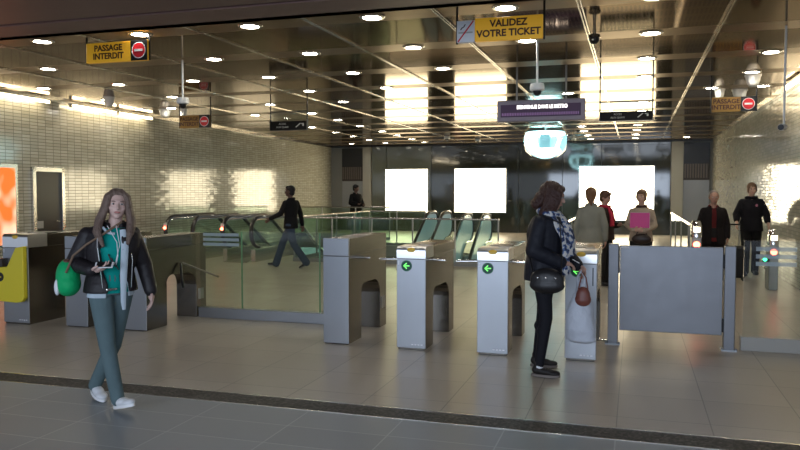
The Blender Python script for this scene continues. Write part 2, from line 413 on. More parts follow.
# cladding glass of the far wall, joint by joint
for i, (a, b, k) in enumerate([(-10.12, -9.5, 'green_glass'), (-9.48, -7.66, 'green_glass'), (-7.64, -4.23, 'dark_glass'), (-4.21, -2.6, 'dark_glass'),
                               (-2.58, -1.2, 'dark_glass'), (-1.18, 1.2, 'dark_glass')]):
    bm = BM(); box(bm, a, b, FAR - .06, FAR, .0, H - .06); struct('wall_far.%03d' % (i + 1), bm, M[k])
bm = BM(); box(bm, -11.9, XR, FAR - .1, FAR, H - .06, H); struct('trim_6', bm, M['black'])
bm = BM(); box(bm, -10.48, -10.14, FAR - .15, FAR, 0, H - .06); struct('trim_7', bm, mat('pale column', (.42, .41, .36), .5))
bm = BM(); box(bm, 1.22, 1.62, FAR - .2, FAR, 0, H - .06); struct('trim_8', bm, MATS['pale column'])
# ceiling joint rails
for i in range(8):
    x = .855 - 1.385 * i
    bm = BM(); box(bm, x - .022, x - .008, 5.3, FAR, H - .012, H); box(bm, x + .008, x + .022, 5.3, FAR, H - .012, H)
    struct('trim_%d' % (10 + i), bm, M['alu'])
# cornice strips at the tops of the walls
bm = BM(); box(bm, 0, .10, 0, 23.5, H - .05, H); struct('trim_20', bm, M['alu'], loc=(wl(5.25), 5.25, 0), rotz=WLA)
bm = BM(); box(bm, -.10, 0, 0, 23.3, H - .05, H); struct('trim_21', bm, M['alu'], loc=(XR - .05, 5.25, 0), rotz=-.002)

# ------------------------------------------------------------------ far wall fittings
def vent(x0, x1, label, tall):
    t = thing('ventilation_shutter', label, 'shutter', ((x0 + x1) / 2, FAR - .02, 0)); w2 = (x1 - x0) / 2
    bm = BM(); box(bm, -w2, w2, -.06, 0, 2.55, 3.30); obj('grille_box', bm, M['black'], t)
    bm = BM()
    for k in range(9): box(bm, -w2 + .03 + k * (2 * w2 - .06) / 9, -w2 + .03 + (k + .5) * (2 * w2 - .06) / 9, -.09, -.055, 2.05, 2.55)
    obj('slat_screen', bm, mat('brown slat', (.16, .13, .11), .4, .4), t)
    bm = BM(); box(bm, -w2, w2, -.05, 0, 1.98, 2.55); obj('back_board', bm, mat('dark board', (.06, .05, .045), .5), t)
    bm = BM(); box(bm, -w2, w2, -.04, 0, 0, 1.97); obj('lower_panel', bm, mat('grey panel', (.30, .31, .32), .4, .3), t)
    return t
vent(-11.40, -10.50, 'dark slatted ventilation shutter at the left end of the far wall', 1)
vent(1.64, 2.50, 'dark slatted ventilation shutter at the right end of the far wall', 1)

def lightbox(x0, x1, z0, z1, label):
    t = thing('advertising_lightbox', label, 'light box', ((x0 + x1) / 2, FAR - .07, z0), group='glowing light boxes on the far wall'); w2 = (x1 - x0) / 2; h = z1 - z0
    bm = BM(); box(bm, -w2, w2, -.12, -.005, 0, h); obj('housing', bm, M['alu'], t)
    bm = BM(); box(bm, -w2 + .03, w2 - .03, -.135, -.12, .03, h - .03); obj('lit_face', bm, M['panel'], t)
    for sx in (-1, 1):
        for z in (.06, h - .06):
            bm = BM(); cone(bm, (sx * (w2 - .08), -.15, z), (sx * (w2 - .08), -.133, z), .02); obj('corner_screw', bm, M['grey'], t)
lightbox(-9.52, -7.74, .72, 2.46, 'glowing blank light box, leftmost of three on the far wall')
lightbox(-6.70, -4.66, .74, 2.46, 'glowing blank light box in the middle of the far wall')
lightbox(-1.98, .67, .50, 2.50, 'widest glowing light box, behind the women at the right')

# ------------------------------------------------------------------ ceiling lights
def ceiling_light():
    t = thing('ceiling_light', '', 'ceiling light', (0, 0, H), group='round downlights in the metal ceiling')
    bm = BM(); lathe(bm, [(.085, 0), (.085, -.012), (.112, -.010), (.120, 0)], 28); obj('trim_ring', bm, M['alu'], t, smooth=True)
    bm = BM(); lathe(bm, [(0, -.004), (.086, -.004), (.086, 0), (0, 0)], 28); obj('diffuser', bm, M['bulb'], t)
    return t
ROWS = [('nearest the entrance', 7.37, [-6.79, -5.41, -4.01, -2.61, -1.23, .15]),
        ('second from the entrance', 9.05, [-8.24, -5.48, -4.06, -2.66, -1.25, .15]),
        ('third from the entrance', 10.73, [-9.88, -8.32, -6.89, -5.52, -4.11, -2.70, .13, 1.65]),
        ('fourth from the entrance', 12.45, [-9.93, -8.45, -5.60, -4.15, .13, 1.66]),
        ('fifth from the entrance', 14.15, [-10.44, -9.63, -7.25, -5.63, -1.2, 1.25, 2.06]),
        ('sixth from the entrance', 16.05, [-8.62, -7.16, -1.24, .13]),
        ('seventh from the entrance', 17.75, [-8.7, -7.2, -2.85, -1.25, .12]),
        ('eighth from the entrance', 19.6, [-8.75, -7.30, -1.40, .10]),
        ('ninth from the entrance', 21.6, [-8.85, -7.33, -1.45, .05]),
        ('tenth from the entrance', 23.3, [-8.92, -7.40, -1.5, .03]),
        ('eleventh from the entrance', 25.2, [-9.04, -7.45, -1.5, .0]),
        ('twelfth from the entrance', 27.0, [-10.4, -9.03, -7.5, -3.1, -1.5, 0, 1.64])]
cl0 = ceiling_light(); first = True
ORD = ['leftmost', 'second from the left', 'third from the left', 'fourth from the left', 'fifth from the left', 'sixth from the left', 'seventh from the left', 'rightmost']
for rn, y, xs_ in ROWS:
    for k, x in enumerate(xs_):
        t = cl0 if first else copy_tree(cl0); first = False
        t.location = (x, y, H); t.scale = (1.15, 1.15, 1); nm = 'rightmost' if k == len(xs_) - 1 else ORD[k]
        t['label'] = 'round white downlight, %s in the ceiling row %s' % (nm, rn)

def washer(p0, p1, label, side):
    """linear fluorescent lamp along a wall top"""
    t = thing('wall_washer_lamp', label, 'strip light', (p0[0], p0[1], H - .05), group='strip lights at the tops of the tiled walls')
    a = math.atan2(p1[1] - p0[1], p1[0] - p0[0]); t.rotation_euler.z = a; L = math.hypot(p1[0] - p0[0], p1[1] - p0[1])
    bm = BM(); cone(bm, (.03, 0, -.035), (L - .03, 0, -.035), .022, seg=12); obj('tube', bm, M['tube'], t, smooth=True)
    bm = BM(); box(bm, 0, L, -.04, .04, -.008, .012); box(bm, 0, .03, -.03, .03, -.07, 0); box(bm, L - .03, L, -.03, .03, -.07, 0); obj('batten', bm, M['alu'], t)
for (a, b, lb) in [(10.4, 11.9, 'strip light at the top of the left tiled wall, nearest the picture edge'),
                   (12.5, 14.0, 'strip light at the top of the left tiled wall, middle of the three'),
                   (14.05, 15.4, 'strip light at the top of the left tiled wall, farthest of the three')]:
    washer((wl(a) + .16, a), (wl(b) + .16, b), lb, 1)
washer((XR - .21, 11.6), (XR - .21, 14.0), 'strip light at the top of the right tiled wall', -1)

# ------------------------------------------------------------------ hanging things
def rods(t, xs_, z0, zt, y=0, r=.010, m='black', wd=None):
    for x in xs_:
        bm = BM()
        if wd: box(bm, x - wd / 2, x + wd / 2, y - .006, y + .006, z0, zt)
        else: cone(bm, (x, y, z0), (x, y, zt), r, seg=8)
        obj('hanger_rod', bm, M[m], t)
def no_entry_sign(x0, x1, y, z0, z1, label, top, yw):
    t = thing('no_passage_sign', label, 'hanging sign', ((x0 + x1) / 2, y, z0)); w2 = (x1 - x0) / 2; h = z1 - z0; xs_ = w2 - h * .95
    bm = BM(); box(bm, -w2, w2, -.03, .03, 0, h); obj('board', bm, yw, t, bevel=.01)
    bm = BM(); box(bm, xs_, w2, -.036, -.03, .0, h); obj('symbol_plate', bm, M['black'], t)
    cx = (xs_ + w2) / 2; r = h * .36
    bm = BM(); cone(bm, (cx, -.041, h / 2), (cx, -.036, h / 2), r, seg=28); obj('red_disc', bm, M['red'], t)
    bm = BM(); box(bm, cx - r * .68, cx + r * .68, -.045, -.041, h / 2 - r * .17, h / 2 + r * .17); obj('white_bar', bm, M['signwhite'], t)
    bm = BM(); 
    for k in range(28):
        a0, a1 = 2 * PI * k / 28, 2 * PI * (k + 1) / 28
        tube(bm, [(cx + r * 1.06 * math.cos(a0), -.038, h / 2 + r * 1.06 * math.sin(a0)), (cx + r * 1.06 * math.cos(a1), -.038, h / 2 + r * 1.06 * math.sin(a1))], r * .06, 5)
    obj('white_ring', bm, M['signwhite'], t)
    c = -w2 + (2 * w2 - h * .95) / 2
    text('lettering', 'PASSAGE', h * .42, M['ink'], t, (c, -.032, h * .70), bold=h * .012)
    text('lettering', 'INTERDIT', h * .42, M['ink'], t, (c, -.032, h * .30), bold=h * .012)
    rods(t, (-w2 - .008, w2 + .008), 0, top - z0, wd=.022)
no_entry_sign(-6.14, -5.30, 7.37, 3.095, 3.325, 'yellow PASSAGE INTERDIT sign hanging nearest at upper left', H, M['yellow'])
yd = mat('dim yellow sign', (.30, .17, .03), .4)  # darker copy of the sign yellow; weaker light put into its colour
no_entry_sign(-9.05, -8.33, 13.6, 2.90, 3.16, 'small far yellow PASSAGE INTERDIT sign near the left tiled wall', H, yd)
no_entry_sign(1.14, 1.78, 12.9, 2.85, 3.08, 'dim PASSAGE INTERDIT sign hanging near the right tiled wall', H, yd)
# validate-your-ticket sign
t = thing('ticket_sign', 'yellow VALIDEZ VOTRE TICKET sign with a no smoking symbol, above the gates', 'hanging sign', (-1.22, 7.0, 3.005))
bm = BM(); box(bm, -.23, .40, -.03, .03, 0, .215); obj('board', bm, M['yellow'], t, bevel=.008)
bm = BM(); box(bm, -.40, -.232, -.03, .03, 0, .20); obj('symbol_plate', bm, M['signwhite'], t)
bm = BM(); cbox(bm, (-.316, -.033, .10), (.012, .004, .24), (0, math.radians(38), 0)); obj('red_stroke', bm, M['red'], t)
bm = BM(); box(bm, -.385, -.25, -.033, -.030, .082, .096); obj('cigarette', bm, M['greytext'], t)
bm = BM(); tube(bm, [(-.365, -.032, .115), (-.35, -.032, .135), (-.335, -.032, .14), (-.32, -.032, .165)], .005, 6); obj('smoke_curl', bm, M['ink'], t)
text('lettering', 'VALIDEZ', .088, M['ink'], t, (.085, -.032, .155), bold=.0028)
text('lettering', 'VOTRE TICKET', .088, M['ink'], t, (.085, -.032, .065), bold=.0028)
rods(t, (-.405, .408), -.01, H - 3.005, wd=.02)
# led board
t = thing('led_display', 'long mauve LED board reading BIENVENUE DANS LE METRO above the gates', 'display', (-1.31, 11.0, 2.61))
bm = BM(); box(bm, -.63, .62, -.06, .10, 0, .31); obj('case', bm, M['mauve'], t, bevel=.012)
bm = BM(); box(bm, -.575, .565, -.066, -.06, .065, .245); obj('screen', bm, M['ledpurple'], t)
text('lettering', 'BIENVENUE DANS LE METRO', .075, M['ledwhite'], t, (.02, -.068, .203), sx=.74, bold=.0008)
bm = BM()
for k in range(46): box(bm, -.555 + k * .024, -.555 + k * .024 + .012, -.069, -.066, .085, .125)
obj('unlit_columns', bm, M['ledbar'], t)
rods(t, (-.35, .35), .30, H - 2.61, r=.014, m='grey')
# black direction signs
def dir_sign(x0, x1, y, z0, z1, label):
    t = thing('direction_sign', label, 'hanging sign', ((x0 + x1) / 2, y, z0)); w2 = (x1 - x0) / 2; h = z1 - z0
    bm = BM(); box(bm, -w2, w2, -.03, .03, 0, h); obj('board', bm, mat('glossy black', (.008, .007, .006), .55, spec=.15), t)
    bm = BM(); box(bm, -w2, w2, -.01, .01, h, h * 2.1); obj('glass_upper', bm, M['glass_c'], t)
    bm = BM(); box(bm, -w2, w2, -.02, .02, h * 2.1, h * 2.1 + .015); obj('top_bar', bm, M['black'], t)
    bm = BM(); box(bm, -w2 - .012, -w2, -.035, .035, -.01, h + .01); box(bm, w2, w2 + .012, -.035, .035, -.01, h + .01); box(bm, -w2, w2, -.035, .035, -.012, 0)
    obj('frame', bm, M['black'], t)
    text('lettering', 'ACCES', h * .30, M['greytext'], t, (-w2 * .32, -.032, h * .68))
    text('lettering', 'AUX QUAIS', h * .30, M['greytext'], t, (-w2 * .32, -.032, h * .30))
    bm = BM(); cbox(bm, (w2 * .55, -.032, h * .5), (h * .10, .004, h * .75), (0, math.radians(52), 0)); box(bm, w2 * .72, w2 * .86, -.034, -.030, h * .62, h * .74)
    box(bm, w2 * .79, w2 * .86, -.034, -.030, h * .40, h * .74)
    obj('arrow', bm, M['greytext'], t)
    rods(t, (-w2 - .006, w2 + .006), h, H - z0, wd=.020)
dir_sign(-6.65, -5.90, 13.0, 2.76, 2.92, 'black ACCES AUX QUAIS sign hanging in the left half of the hall')
dir_sign(-.50, .22, 11.4, 2.63, 2.755, 'black ACCES AUX QUAIS sign hanging right of the LED board')
# cameras and sensors
def dome_camera(x, y, z, label, r=.085):
    t = thing('dome_camera', label, 'security camera', (x, y, z))
    bm = BM(); lathe(bm, [(0, .09), (r * .9, .085), (r, .05), (r, .01), (r * .85, 0), (0, 0)], 24); obj('housing', bm, M['white'], t, smooth=True)
    bm = BM(); lathe(bm, [(r * .6, 0), (r * .55, -.03), (r * .3, -.058), (0, -.066)], 20); obj('dome', bm, M['black'], t, smooth=True)
    if H - z > .12:
        bm = BM(); cone(bm, (0, 0, .08), (0, 0, H - z), .014, seg=12); obj('stem', bm, M['white'], t, smooth=True)
    return t
dome_camera(-5.94, 9.0, 2.80, 'white dome camera on a stem, left of the black hanging sign')
dome_camera(-1.12, 9.0, 2.79, 'white dome camera on a stem above the LED board')
t = thing('ball_camera', 'black ball camera hanging in front of the bright ceiling reflection', 'security camera', (-.44, 8.4, 3.24))
bm = BM(); sph(bm, (0, 0, 0), .056, u=24, v=16); obj('ball', bm, M['black'], t, smooth=True)
bm = BM(); lathe(bm, [(.0, .17), (.016, .17), (.018, .06), (.060, .045), (.066, .015), (.0, .015)], 24); obj('collar', bm, M['alu'], t, smooth=True)
bm = BM(); sph(bm, (-.012, -.048, -.01), .014, u=12, v=8); obj('lens', bm, M['chrome'], t, smooth=True)
t = thing('bullet_camera', 'small black and white camera on a long rod beside the right wall', 'security camera', (1.52, 9.1, 2.30))
bm = BM(); cone(bm, (.02, 0, .02), (.02, 0, H - 2.30), .012, seg=10); obj('stem', bm, M['white'], t)
bm = BM(); cone(bm, (-.02, -.06, 0), (.03, .05, .01), .036, .036, 20); obj('body', bm, M['white'], t, smooth=True)
bm = BM(); cone(bm, (-.026, -.075, -.002), (-.02, -.06, 0), .03, .034, 20); obj('lens_hood', bm, M['black'], t, smooth=True)
def speaker(x, y, r, label):
    t = thing('ceiling_speaker', label, 'ceiling speaker', (x, y, H), group='white bowl speakers under the ceiling')
    bm = BM(); lathe(bm, [(0, 0), (r * 1.12, 0), (r * 1.12, -.018), (r, -.035), (r * .9, -.10), (r * .72, -.15), (r * .5, -.17), (0, -.175)], 26); obj('shell', bm, M['white'], t, smooth=True)
    bm = BM(); lathe(bm, [(r * .5, -.172), (r * .45, -.182), (0, -.184)], 20); obj('grille', bm, M['grey'], t, smooth=True)
speaker(-9.65, 12.15, .10, 'white bowl speaker beside the second strip light on the left')
speaker(-9.93, 14.35, .12, 'white bowl speaker, larger of two near the left dome camera')
speaker(-9.50, 14.4, .085, 'white bowl speaker, smaller of two near the left dome camera')
speaker(1.72, 12.8, .11, 'white bowl speaker nearest to the right tiled wall')
speaker(1.75, 14.6, .12, 'white bowl speaker above the dim no passage sign, right one')
speaker(1.40, 14.4, .085, 'small white bowl speaker above the dim no passage sign, left one')
dome_camera(-5.9, 24.0, 3.3, 'tiny dome camera far away over the middle light box', .10)
dome_camera(-5.2, 25.6, 3.3, 'tiny dome camera farthest away above the middle light box', .10)
dome_camera(-1.95, 25.5, 3.25, 'tiny dark camera at the far wall above the widest light box', .08)

# round glass bowl lamp
t = thing('bowl_lamp', 'large round glass bowl lamp glowing cyan white under the far ceiling', 'lamp', (-2.40, 21.2, H))
bm = BM(); lathe(bm, [(.44, -.0), (.56, -.16), (.62, -.34), (.61, -.50), (.53, -.70), (.36, -.85), (.15, -.93), (0, -.95)], 36); obj('bowl', bm, glass('bowl glass', (.80, .95, .97)), t, smooth=True)
bm = BM(); lathe(bm, [(.53, -.16), (.59, -.34), (.58, -.50), (.50, -.68), (.34, -.82), (.14, -.90), (0, -.92)], 36); obj('inner_bowl', bm, mat('frosted bowl', (.4, .5, .5), .5, emit=(.50, .82, .88), es=.5, alpha=.55), t, smooth=True)
for rr, z, th in ((.47, -.22, .055), (.36, -.70, .075), (.20, -.80, .05)):
    bm = BM(); tube(bm, [(rr * math.cos(2 * PI * k / 32), rr * math.sin(2 * PI * k / 32), z) for k in range(33)], th, 10)
    obj('light_tube', bm, M['cyan'], t, smooth=True)
for a in (2.5, 3.4, 4.3, 5.6):
    bm = BM(); tube(bm, [(.50 * math.cos(a), .50 * math.sin(a), -.22), (.54 * math.cos(a), .54 * math.sin(a), -.42), (.42 * math.cos(a), .42 * math.sin(a), -.68)], .05, 10)
    obj('light_tube', bm, M['cyan'], t, smooth=True)
bm = BM(); box(bm, -.13, .13, -.13, .13, -.62, -.22); obj('ballast_box', bm, mat('teal box', (.03, .07, .08), .4), t, bevel=.01)
bm = BM(); cone(bm, (0, 0, -.3), (0, 0, 0), .02); obj('stem', bm, M['grey'], t)
bm = BM(); lathe(bm, [(0, 0), (.47, 0), (.47, -.03), (0, -.03)], 32); obj('rim', bm, M['alu'], t, smooth=True)

# ------------------------------------------------------------------ left wall door and poster
def on_left(name, label, cat, y0, y1):
    yc = (y0 + y1) / 2
    return thing(name, label, cat, (wl(yc), yc, 0), WLA), (y1 - y0) / 2
t, w2 = on_left('service_door', 'black service door in a metal frame set in the left tiled wall', 'door', 11.52, 12.42)
bm = BM(); box(bm, -.02, .06, -w2, -w2 + .09, 0, 2.06); box(bm, -.02, .06, w2 - .09, w2, 0, 2.06); box(bm, -.02, .06, -w2, w2, 1.97, 2.06); obj('frame', bm, M['alu'], t, bevel=.006)
bm = BM(); box(bm, .0, .02, -w2 + .09, w2 - .09, 0, 1.97); obj('door_leaf', bm, mat('near black paint', (.006, .005, .005), .3), t)
bm = BM(); box(bm, .02, .026, -w2 + .12, -w2 + .30, .88, 1.02); obj('notice_plate', bm, M['grey'], t)
bm = BM(); rc(bm, (.06, w2 - .18, 1.0), (.06, w2 - .28, 1.0), .01, .01, 8); obj('handle', bm, M['alu'], t)
t, w2 = on_left('poster_case', 'lit orange advertising poster in a metal case at the left edge', 'poster', 9.55, 11.10); t.location.x += .015
bm = BM(); box(bm, 0, .08, -w2, w2, .55, 2.10); obj('case', bm, M['alu'], t, bevel=.006)
m = bpy.data.materials.new('orange poster'); m.use_nodes = True; nt = m.node_tree; b = nt.nodes['Principled BSDF']
tc = nd(nt, 'ShaderNodeTexCoord'); sp = nd(nt, 'ShaderNodeSeparateXYZ'); nt.links.new(tc.outputs['Object'], sp.inputs[0])
no = nd(nt, 'ShaderNodeTexNoise'); setin(no, Scale=2.2, Detail=1); nt.links.new(tc.outputs['Object'], no.inputs['Vector'])
cr = nd(nt, 'ShaderNodeValToRGB'); cr.color_ramp.elements[0].color = (1, .16, .02, 1); cr.color_ramp.elements[1].color = (1, .70, .50, 1); cr.color_ramp.elements[0].position = .50; cr.color_ramp.elements[1].position = .72
f = math_n(nt, 'SUBTRACT', math_n(nt, 'ADD', no.outputs[0], .26), math_n(nt, 'MULTIPLY', math_n(nt, 'ADD', sp.outputs['Z'], -.55), .22))
nt.links.new(f, cr.inputs[0]); nt.links.new(cr.outputs[0], b.inputs['Emission Color']); nt.links.new(cr.outputs[0], b.inputs['Base Color'])
b.inputs['Emission Strength'].default_value = .8
bm = BM(); box(bm, .08, .088, -w2 + .08, w2 - .08, .63, 2.02); obj('poster_print', bm, m, t)
# ------------------------------------------------------------------ turnstiles
def arm(t, p0, p1, m='chrome', r=.017):
    bm = BM(); rc(bm, p0, p1, r, r * .9, 12); return obj('barrier_arm', bm, M[m], t, smooth=True)
def side_profile(top, depth=1.26, fp=.33):
    """(y,z) outline of the body between the pedestals, with the curved undercut"""
    p = [(0.0, .0), (fp, 0.0), (fp, .50)]
    for k in range(7):
        a = PI - PI / 2 * k / 6
        p.append((fp + .12 + .12 * math.cos(a), .50 + .10 * math.sin(a)))
    for k in range(1, 7):
        a = PI / 2 - PI / 2 * k / 6
        p.append((depth - .45 + .22 * math.cos(a), .42 + .18 * math.sin(a)))
    p += [(depth - .23, 0), (depth, 0), (depth, top - .02), (depth - .02, top), (.0, top)]
    return p
def arrow_disc(t, x, z):
    bm = BM(); cone(bm, (x, -.017, z), (x, -.010, z), .056, seg=30); d = obj('arrow_disc', bm, M['disc'], t)
    bm = BM(); box(bm, x - .025, x + .032, -.021, -.017, z - .0055, z + .0055)
    for s in (-1, 1): cbox(bm, (x - .012, -.019, z + s * .013), (.042, .004, .010), (0, -s * math.radians(45), 0))
    obj('arrow', bm, M['arrow'], d)
    bm = BM(); n = 30
    for k in range(n):
        a0, a1 = 2 * PI * k / n, 2 * PI * (k + 1) / n
        tube(bm, [(x + .052 * math.cos(a0), -.018, z + .052 * math.sin(a0)), (x + .052 * math.cos(a1), -.018, z + .052 * math.sin(a1))], .002, 5)
    obj('ring', bm, mat('ring green', (.02, .3, .12), .4), d)
def gate_unit(x, label, la=True, ra=True, disc=True, w=.305, top=1.05, y=7.24, fp=.33):
    """ticket turnstile with chrome rounded cap"""
    t = thing('turnstile', label, 'turnstile', (x, y, 0), group='ticket turnstiles in the barrier row'); w2 = w / 2
    bm = BM(); prism(bm, side_profile(.93, 1.26, fp), -w2 + .012, w2 - .012); obj('body', bm, M['steel_side'], t, bevel=.004)
    bm = BM(); box(bm, -w2, w2, -.012, 0, .02, .925); obj('front_plate', bm, M['steel'], t, bevel=.004)
    bm = BM(); box(bm, -w2 + .010, w2 - .010, .01, 1.25, .926, .932); obj('seam', bm, M['black'], t)
    # rounded nose cap
    pr = [(-.014, .93)]
    for k in range(9):
        a = PI - PI / 2 * k / 8
        pr.append((-.014 + .05 + .05 * math.cos(a), top - .045 + .045 * math.sin(a)))
    pr += [(.30, top), (.30, .93)]
    bm = BM(); prism(bm, pr, -w2, w2); obj('nose_cap', bm, mat('satin steel', (.72, .73, .74), .33, 1), t, smooth=True)
    bm = BM(); box(bm, -w2 + .004, w2 - .004, .30, 1.26, .93, top - .01); obj('top_cover', bm, M['steel_side'], t, bevel=.006)
    bm = BM(); box(bm, -w2 + .05, w2 - .05, .34, .62, top - .01, top + .004); obj('display_window', bm, M['black'], t)
    bm = BM(); box(bm, -w2 + .17, w2 - .03, .20, .30, top - .001, top + .006); obj('ticket_slot', bm, M['grey'], t)
    # oval plate wrapped on the cap
    bm = BM(); q = sph(bm, (0, -.008, top - .035), 1, (.046, .012, .024), (math.radians(-20), 0, 0), 20, 10); obj('oval_plate', bm, M['yellow_plate'], t, smooth=True)
    if disc: arrow_disc(t, -w2 + .105, .855) if disc is True else arrow_disc(t, disc, .855)
    for k in range(4):
        bm = BM(); box(bm, w2 - .15 + k * .032, w2 - .127 + k * .032, -.0135, -.012, .05, .062); obj('maker_mark', bm, M['signwhite'], t)
    bm = BM(); cbox(bm, (-w2 + .022, -.013, .885), (.012, .003, .04)); obj('sticker', bm, M['signwhite'], t)
    if ra: arm(t, (w2 - .01, .30, .895), (w2 + .125, .30, .89))
    if la: arm(t, (-w2 + .01, .30, .895), (-w2 - .31 + .03, .30, .885))
    return t
gate_unit(-2.145, 'steel turnstile with green arrow, right after the taller blank cabinet')
gate_unit(-1.315, 'steel turnstile with green arrow, left of the woman in black leggings')
u3 = gate_unit(-.475, 'steel turnstile beside the white shopping bag, next to the wide gate', ra=False, w=.29)
bm = BM(); box(bm, .105, .115, -.014, -.012, .72, .89); obj('front_slot', bm, M['black'], u3)
# the taller blank cabinet
def cabinet_unit(x, label, w=.285, top=1.11, y=7.28, ra=True, seam=.93, lr=None, m='steel_side'):
    t = thing('turnstile_cabinet', label, 'turnstile', (x, y, 0)); w2 = w / 2
    bm = BM(); prism(bm, side_profile(top, 1.26, .40), -w2 + .01, w2 - .01); obj('body', bm, M[m], t, bevel=.004)
    bm = BM(); box(bm, -w2 + .009, w2 - .009, .01, 1.262, seam - .003, seam + .002); obj('seam', bm, M['black'], t)
    bm = BM(); box(bm, -w2, w2, -.012, 0, .01, seam - .004); obj('front_plate', bm, M['steel'], t, bevel=.003)
    bm = BM(); box(bm, -w2, w2, -.012, .02, seam + .002, top + .004); obj('head_plate', bm, M['steel'], t, bevel=.003)
    bm = BM(); box(bm, w2 - .011, w2 - .006, 1.08, 1.20, .22, .36); obj('service_hatch', bm, M['steel'], t, bevel=.002)
    if ra: arm(t, (w2 - .01, .30, .895), (w2 + .12, .30, .89))
    return t
cabinet_unit(-2.98, 'tall blank steel turnstile cabinet at the end of the left glass barrier')
c1 = cabinet_unit(-6.28, 'steel turnstile cabinet behind the green bag of the walking girl', w=.31, top=1.07, ra=False)
c2 = cabinet_unit(-5.47, 'steel turnstile cabinet at the left end of the glass barrier, behind the walking girl', w=.31, top=1.07, ra=False)
# lower dropped tripod arms on the passage right of the girl
bm = BM(); rc(bm, (.17, .65, .72), (.27, .55, .45), .014, .016, 10); obj('barrier_arm', bm, M['black'], c2, smooth=True)
bm = BM(); rc(bm, (.16, .72, .72), (.42, 1.1, .52), .012, .012, 10); obj('barrier_arm', bm, M['steel_dark'], c2, smooth=True)
u0 = gate_unit(-7.11, 'steel turnstile with a big yellow validator at the left edge', la=False, ra=False, disc=False, w=.38, top=1.09, y=7.22, fp=.60)
# yellow validator joined to the left turnstile
t = u0
pr = [(-.02, .22), (-.02, .96), (-.16, .98), (-.16, .62), (-.36, .60), (-.66, .60), (-.66, .30), (-.45, .22)]
bm = BM()
prism(bm, [(a, b) for a, b in [(.175, .33), (.175, .95), (.06, .93), (-.07, .70), (-.62, .66), (-.62, .30), (.05, .27), (.13, .28)]], -.075, -.013, 'Y'); obj('validator_case', bm, M['yellow_case'], t, bevel=.008)
bm = BM(); cbox(bm, (-.38, -.05, .735), (.54, .12, .10), (0, math.radians(-3), 0)); obj('validator_tray', bm, mat('dark tray', (.05, .04, .035), .4), t, bevel=.01)
bm = BM(); cone(bm, (-.175, -.080, .575), (-.175, -.074, .575), .055, seg=28); d = obj('logo_disc', bm, M['black'], t)
bm = BM(); box(bm, -.20, -.15, -.083, -.080, .568, .582); obj('logo_bar', bm, M['yellow_case'], d)
bm = BM(); cbox(bm, (.12, -.0145, .05), (.012, .004, .012)); obj('screw', bm, M['signwhite'], t)

# ------------------------------------------------------------------ glass barriers
def pane(t, x0, x1, y, z0, z1, m='glass', th=.012):
    bm = BM(); box(bm, x0, x1, y - th / 2, y + th / 2, z0, z1); return obj('glass_pane', bm, M[m], t)
t = thing('glass_barrier', 'long waist-high glass barrier between the left and middle turnstiles', 'glass barrier', (-4.2, 8.36, 0))
for a, b in ((-1.09, -.50), (-.49, .56), (.57, 1.06)): pane(t, a, b, 0, .10, 1.10)
bm = BM(); box(bm, -1.09, 1.05, -.06, .06, 0, .13); obj('kerb', bm, M['steel'], t, bevel=.004)
for x in (-.495, .565):
    bm = BM(); box(bm, x - .006, x + .006, -.008, .008, .12, 1.10); obj('joint_strip', bm, mat('green edge', (.12, .30, .16), .3), t)
for k in range(3):
    bm = BM(); box(bm, -1.04, -.53, -.012, -.007, 1.075 - k * .062 - .038, 1.075 - k * .062); obj('frosted_bar', bm, M['frost'], t)
t = thing('glass_barrier', 'waist-high glass barrier between the wide gate and the right wall', 'glass barrier', (1.8, 8.25, 0))
pane(t, -.74, -.12, 0, .11, 1.11, 'glass_c'); pane(t, -.11, .74, 0, .11, 1.11, 'glass_c')
bm = BM(); box(bm, -.76, .74, -.06, .06, 0, .14); obj('kerb', bm, mat('pale kerb', (.42, .41, .38), .4), t, bevel=.004)
for k in range(3):
    bm = BM(); box(bm, -.63, -.26, -.012, -.007, 1.05 - k * .075 - .042, 1.05 - k * .075); obj('frosted_bar', bm, M['frost'], t)

# wide gate
t = thing('wide_gate', 'wide grey steel gate leaf between two posts, for luggage', 'gate', (.36, 8.2, 0))
pm = brushed('gate grey steel', (.20, .205, .22), .42, False)
bm = BM(); box(bm, -.50, .50, -.02, .02, .145, 1.04); lf = obj('gate_leaf', bm, pm, t, bevel=.004)
bm = BM(); box(bm, -.49, -.41, -.024, -.02, 1.015, 1.03); obj('sticker', bm, M['signwhite'], lf)
for x, s in ((-.565, -1), (.565, 1)):
    bm = BM(); box(bm, x - .052, x + .052, -.06, .06, 0, 1.055); p = obj('post', bm, pm, t, bevel=.006)
    bm = BM(); box(bm, x - .075, x + .075, -.09, .09, 0, .012)
    for a in (-1, 1): cone(bm, (x + a * .064, -.075, .012), (x + a * .064, -.075, .03), .010, seg=8)
    obj('base_plate', bm, M['steel'], p)
for z in (.25, .90):
    bm = BM(); cone(bm, (.508, -.022, z - .07), (.508, -.022, z + .07), .011, seg=10); obj('hinge', bm, M['black'], t)
bm = BM(); box(bm, -.512, -.502, -.018, .018, .75, 1.03); obj('lock_strip', bm, M['black'], t)
bm = BM(); rc(bm, (-.70, 0, .03), (-.62, 0, .02), .012, .012, 8); obj('floor_stop', bm, M['alu'], t)

